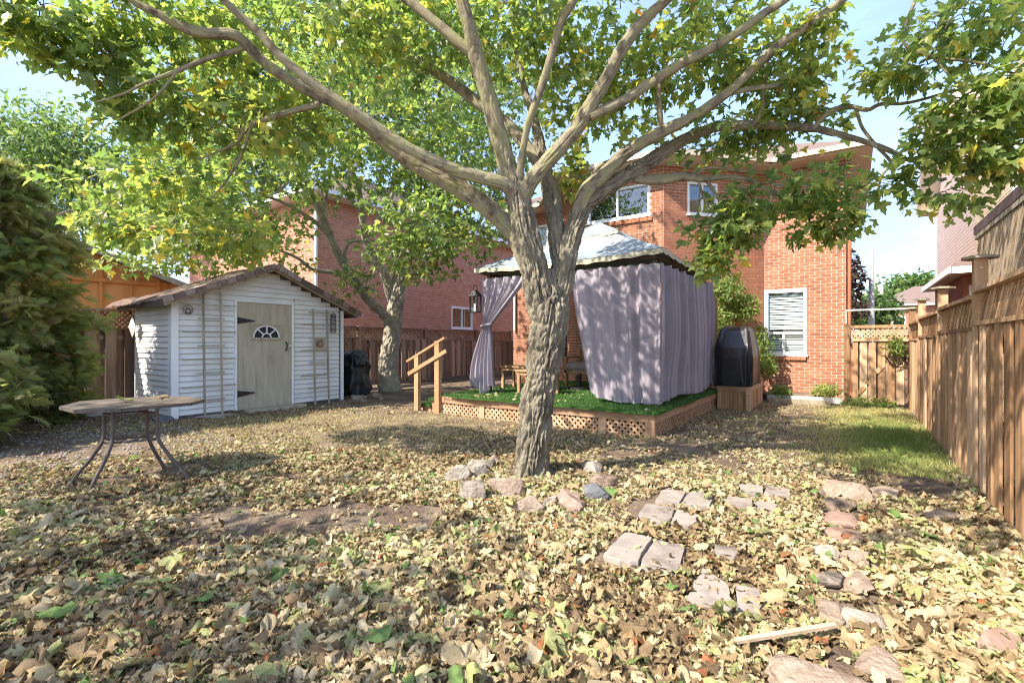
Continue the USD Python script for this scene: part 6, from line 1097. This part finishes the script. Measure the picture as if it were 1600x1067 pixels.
def clear(xy):
    x, y = xy[:, 0], xy[:, 1]; k = (x < 0.93) & ~((x > DX0 - .7) & (x < DX1) & (y > DY0 + .02)) & ~((x < -9.48) & (y > 3.4) & (y < 6.85) & (x > -11.4)) & (x > -11.4) & (np.hypot(x + 2.57, y - 4.02) > 0.25) & ~((x > -2.2) & (x < -1.6) & (y > 10.3) & (y < 12))
    return k & (y < 12.5)
r = RNG(101); n = 26000
q = np.stack([r.normal(0.25, 0.48, n), r.uniform(6.2, 12.2, n)], -1); q = q[clear(q) & (q[:, 0] > -1.6)]; n = len(q)
patch = np.exp(-((q[:, 0] - 0.5) / .55) ** 2 - ((q[:, 1] - 8.2) / 2.0) ** 2); tone = np.clip(0.66 - 0.48 * patch + r.normal(0, .17, n), 0, 1)
v, f, tn = blades(n, q, r.uniform(.02, .055, n) + .045 * patch, tone, 5); gr = put('green_grass', (v, f), 'grass_blade', tone=tn); tag(gr, 'patch of green grass along the foot of the right fence', 'grass', kind='stuff')
n = 95000; q = np.stack([r.uniform(-10.5, -1.0, n), r.uniform(2.2, 12.3, n)], -1); den = meshkit.fbm(np.c_[q * .8, np.zeros(n)], 3, 6); strip = dry_strip(q)
far = (q[:, 0] > -2.4) & (q[:, 1] > 8)
q = q[clear(q) & (r.random(n) < np.clip((den - .45) * .8 + strip * .9 + far * .5, 0, 1)) & (q[:, 1] > 2.6)]; n = len(q)
v, f, tn = blades(n, q, r.uniform(.012, .045, n), np.clip(r.normal(.82, .13, n), 0, 1), 6); gr = put('dry_grass', (v, f), 'grass_blade', tone=tn); tag(gr, 'thin straw-coloured dry grass over the worn lawn', 'grass', kind='stuff')

def litter(n, xy, size, tone, seed, shape, lift=0.02, curl=(4.2, 1.6), flat=0.10):
    """dead leaves: two rings of vertices so that each rolls up its own way"""
    r = RNG(seed); K0 = len(shape); c = np.array([0, .3]); pts = np.vstack([c, c + (shape - c) * .5, shape]); K = len(pts)
    x = pts[:, 0][None] * 1.05; y = pts[:, 1][None] - .4; b = r.uniform(0, math.pi, n)[:, None]; s = x * np.cos(b) + y * np.sin(b); t = -x * np.sin(b) + y * np.cos(b)
    kap = np.where(r.random(n) < flat, r.normal(0, .5, n), r.normal(curl[0], curl[1], n) * np.where(r.random(n) < .68, -1, 1))[:, None]; kap = np.where(np.abs(kap) < .05, .05, kap)
    s2 = np.sin(s * kap) / kap; z = (1 - np.cos(s * kap)) / kap + .30 * r.normal(0, 1, (n, 1)) * t * t + .15 * np.sin(9 * t + r.uniform(0, 6, (n, 1))) * np.abs(s) + r.normal(0, .065, (n, K)) * (np.hypot(x, y) > .15)
    a = r.uniform(0, 6.283, (n, 1)); X = (s2 * np.cos(a) - t * np.sin(a)); Yv = (s2 * np.sin(a) + t * np.cos(a)); tx, ty = r.normal(0, .22, (2, n, 1)); Z = z + tx * X + ty * Yv
    Z = (Z - Z.min(1, keepdims=True)) * size[:, None]; g0 = gz(xy[:, 0], xy[:, 1]) + r.random(n) ** 1.5 * lift
    v = np.stack([xy[:, :1] + X * size[:, None], xy[:, 1:] + Yv * size[:, None], g0[:, None] + Z], -1)
    f = []
    for i in range(K0):
        j = (i + 1) % K0; f += [[0, 1 + i, 1 + j], [1 + i, 1 + K0 + i, 1 + K0 + j], [1 + i, 1 + K0 + j, 1 + j]]
    f = np.array(f); return v, f, K
def litter_tone(r, n):
    k = r.random(n); t = np.where(k < .53, r.normal(.49, .13, n), np.where(k < .82, r.normal(.23, .10, n), np.where(k < .95, r.normal(.78, .05, n), np.where(k < .988, r.normal(.93, .03, n), 1.0)))); return np.clip(t, 0, 1)
r = RNG(200); n = 245000
d = 1.6 + 8.2 * r.random(n) ** 1.5; s = r.uniform(-1.28, 1.28, n); q = (d[:, None] * (FW[:2] + s[:, None] * RT[:2]))
den = meshkit.fbm(np.c_[q * .55, np.zeros(n)], 3, 17); bare = np.exp(-((q[:, 0] + 3.1) / .75) ** 2 - ((q[:, 1] - (2.2 + .55 * (q[:, 0] + 3.1))) / .42) ** 2) + .8 * np.exp(-((q[:, 0] + 8.3) / 1.3) ** 2 - ((q[:, 1] - 1.7) / 1.3) ** 2) + .8 * np.exp(-((q[:, 0] - .6) / .35) ** 2 - ((q[:, 1] - 5.9) / .7) ** 2)
strip = dry_strip(q)
patchy = meshkit.fbm(np.c_[q * 2.2, np.zeros(n)], 3, 27)
dens = np.clip(0.92 + 1.9 * (den - .5) + 1.8 * (patchy - .5) - 1.5 * bare - .95 * strip, .03, 1) * np.interp(q[:, 1], [4.4, 6.2], [1, .42]) * np.where((q[:, 1] > 6.3) & (q[:, 0] > -.9), .22, 1) * np.where(q[:, 0] < -6.2, .5, 1)
slab = np.zeros(n, bool)
for (x0, x1, y0, y1) in ((-1.33, -.82, 2.72, 3.24), (-1.38, -.92, 3.47, 3.88), (-1.40, -.92, 3.93, 4.40), (-.74, -.36, 2.50, 2.98), (-.86, -.42, 4.55, 4.93), (-.86, -.46, 4.15, 4.45), (-.74, -.56, 3.17, 3.36), (-.16, .14, 2.72, 3.42), (-.20, .12, 3.54, 3.78), (-.18, .10, 3.88, 4.76), (-.28, .15, 2.05, 2.40), (-.1, .14, 2.36, 2.6)): slab |= (q[:, 0] > x0) & (q[:, 0] < x1) & (q[:, 1] > y0) & (q[:, 1] < y1)
dens = dens * np.where(slab, .10, 1)
k = clear(q) & (r.random(n) < dens); q, d = q[k], d[k]; n = len(q); sz = (.027 + .042 * r.random(n) ** 1.3) * np.where(r.random(n) < .07, 1.7, 1) * np.interp(d, [2.0, 3.4, 6.5], [1.2, 1.0, .75]); tone = litter_tone(r, n); tone = np.clip(np.where(tone < .72, tone + .55 * (meshkit.fbm(np.c_[q * 1.1, np.zeros(n)], 2, 44) - .5), tone), 0, 1)
order = np.argsort(d + np.abs(r.normal(0, .02, n))); q, d, sz, tone = q[order], d[order], sz[order], tone[order]
px, py, _ = pix(np.c_[q, np.zeros(n)]); inv = (px > 15) & (px < 1585) & (py < 1050); ids = np.nonzero(inv)[0][:300]; rest = np.setdiff1d(np.arange(n), ids)
v, f, K = litter(len(ids), q[ids], sz[ids], tone[ids], 31, np.array([0, .3]) + (MAPLE - [0, .3]) * RNG(6).uniform(.72, 1.12, (len(MAPLE), 1)), .045)
kinds = ['dark brown', 'pale tan', 'yellowish', 'still green', 'rust red']
for i, k in enumerate(ids):
    t = tone[k]; c = kinds[0 if t < .3 else 1 if t < .7 else 2 if t < .87 else 3 if t < .985 else 4]; w = 'large' if sz[k] > .068 else 'small' if sz[k] < .045 else 'middling'
    ar = 'in the bottom left corner of the yard' if px[k] < 330 else 'in the foreground left of the trunk line' if px[k] < 700 else 'in the foreground below the ring of stones' if px[k] < 1060 else 'beside the wooden stake and front boulder' if px[k] < 1380 else 'in the bottom right corner near the fence'
    lab = f'{w} {c} curled maple leaf {ar}'; tag(put('fallen_leaf', (v[i], f), 'dry_leaf', None, True, tone=np.full(K, t)), lab, 'leaf', lab.replace('leaf', 'leaves'))
def ring_leaf(shape, seed, kap, tone):
    v, f, K = litter(1, np.zeros((1, 2)) + [40.0, 40.0], np.ones(1), np.ones(1), seed, shape, 0.0, (kap, kap * .3), .0); v = v[0]; c = v.mean(0); return v - [c[0], c[1], v[:, 2].min()], f, tone
LT = np.array([.06, .16, .26, .38, .48, .56, .64, .74, .84, .94, 1.0]); ragged = lambda sh, sd: np.array([0, .3]) + (sh - [0, .3]) * RNG(sd).uniform(.55, 1.12, (len(sh), 1)); pro = [ring_leaf(MAPLE if k == 0 else ragged(MAPLE2 if k % 2 else OCT2, 900 + 17 * k + ti), 500 + 13 * k + ti, [1.0, 1.8, 2.8, 3.6, 4.8, 2.4][k], t) for ti, t in enumerate(LT) for k in range(6)]
n = len(rest); rr = RNG(41); ti = np.abs(tone[rest][:, None] - LT).argmin(1); idx = ti * 6 + np.where(rr.random(n) < .07, 0, rr.integers(1, 6, n))
from scipy.spatial.transform import Rotation as _R
yaw = rr.uniform(0, 6.283, n); ro = _R.from_euler('zxy', np.c_[yaw, rr.normal(0, .27, n), rr.normal(0, .27, n)]).as_matrix()
ps = np.c_[q[rest], gz(q[rest][:, 0], q[rest][:, 1]) - .004 + rr.random(n) ** 1.5 * .025]
xd = rr.uniform(DX0 + .1, DX1, 90); yd = DY0 + 3.2 * rr.random(90) ** 1.6; ps = np.vstack([ps, np.c_[xd, yd, np.full(90, DZ + .012)]]); idx = np.r_[idx, rr.integers(12, 48, 90)]; ro = np.vstack([ro, ro[:90]]); zz = np.r_[sz[rest] * 1.1, rr.uniform(.06, .1, 90)]
ll = scatter('leaf_litter', pro, idx, ps, np.transpose(ro, (0, 2, 1)), zz, 'dry_leaf'); tag(ll, 'thick litter of curled tan and brown maple leaves over the yard', 'leaf litter')
r = RNG(300); n = 2600; q = np.stack([r.uniform(-10.8, -6.2, n), r.uniform(.6, 3.3, n)], -1); q = q[clear(q)]; pb_ = MB(); ico = trimesh.creation.icosphere(0)
for x, y in q[:1500]: s = r.uniform(.008, .028); pb_.add(np.array(ico.vertices) * [s, s * r.uniform(.6, 1), s * .6] + [x, y, float(gz(x, y)) + s * .2], ico.faces)
tag(pb_.put('gravel', 'gravel_stone', None, True), 'grey pebbles scattered over the bare soil by the cedar', 'gravel', kind='stuff')
for (px, py, sz_, lab) in ((455, 630, .16, 'green leaf lying on the patio table, left one'),):
    pass
r = RNG(9)
for (x, y, lab) in ((-6.0, 1.75, 'greenish dead leaf lying on the patio table nearest its middle'), (-5.75, 2.0, 'tan dead leaf lying on the patio table towards the shed')):
    v, f, K = litter(1, np.array([[x, y]]), np.array([.13]), np.array([.9]), int(abs(x) * 10), MAPLE); v[0][:, 2] += .744 - v[0][:, 2].min()
    tag(put('fallen_leaf', (v[0], f), 'dry_leaf', None, True, tone=np.full(K, .9 if x < -5.9 else .45)), lab, 'leaf')
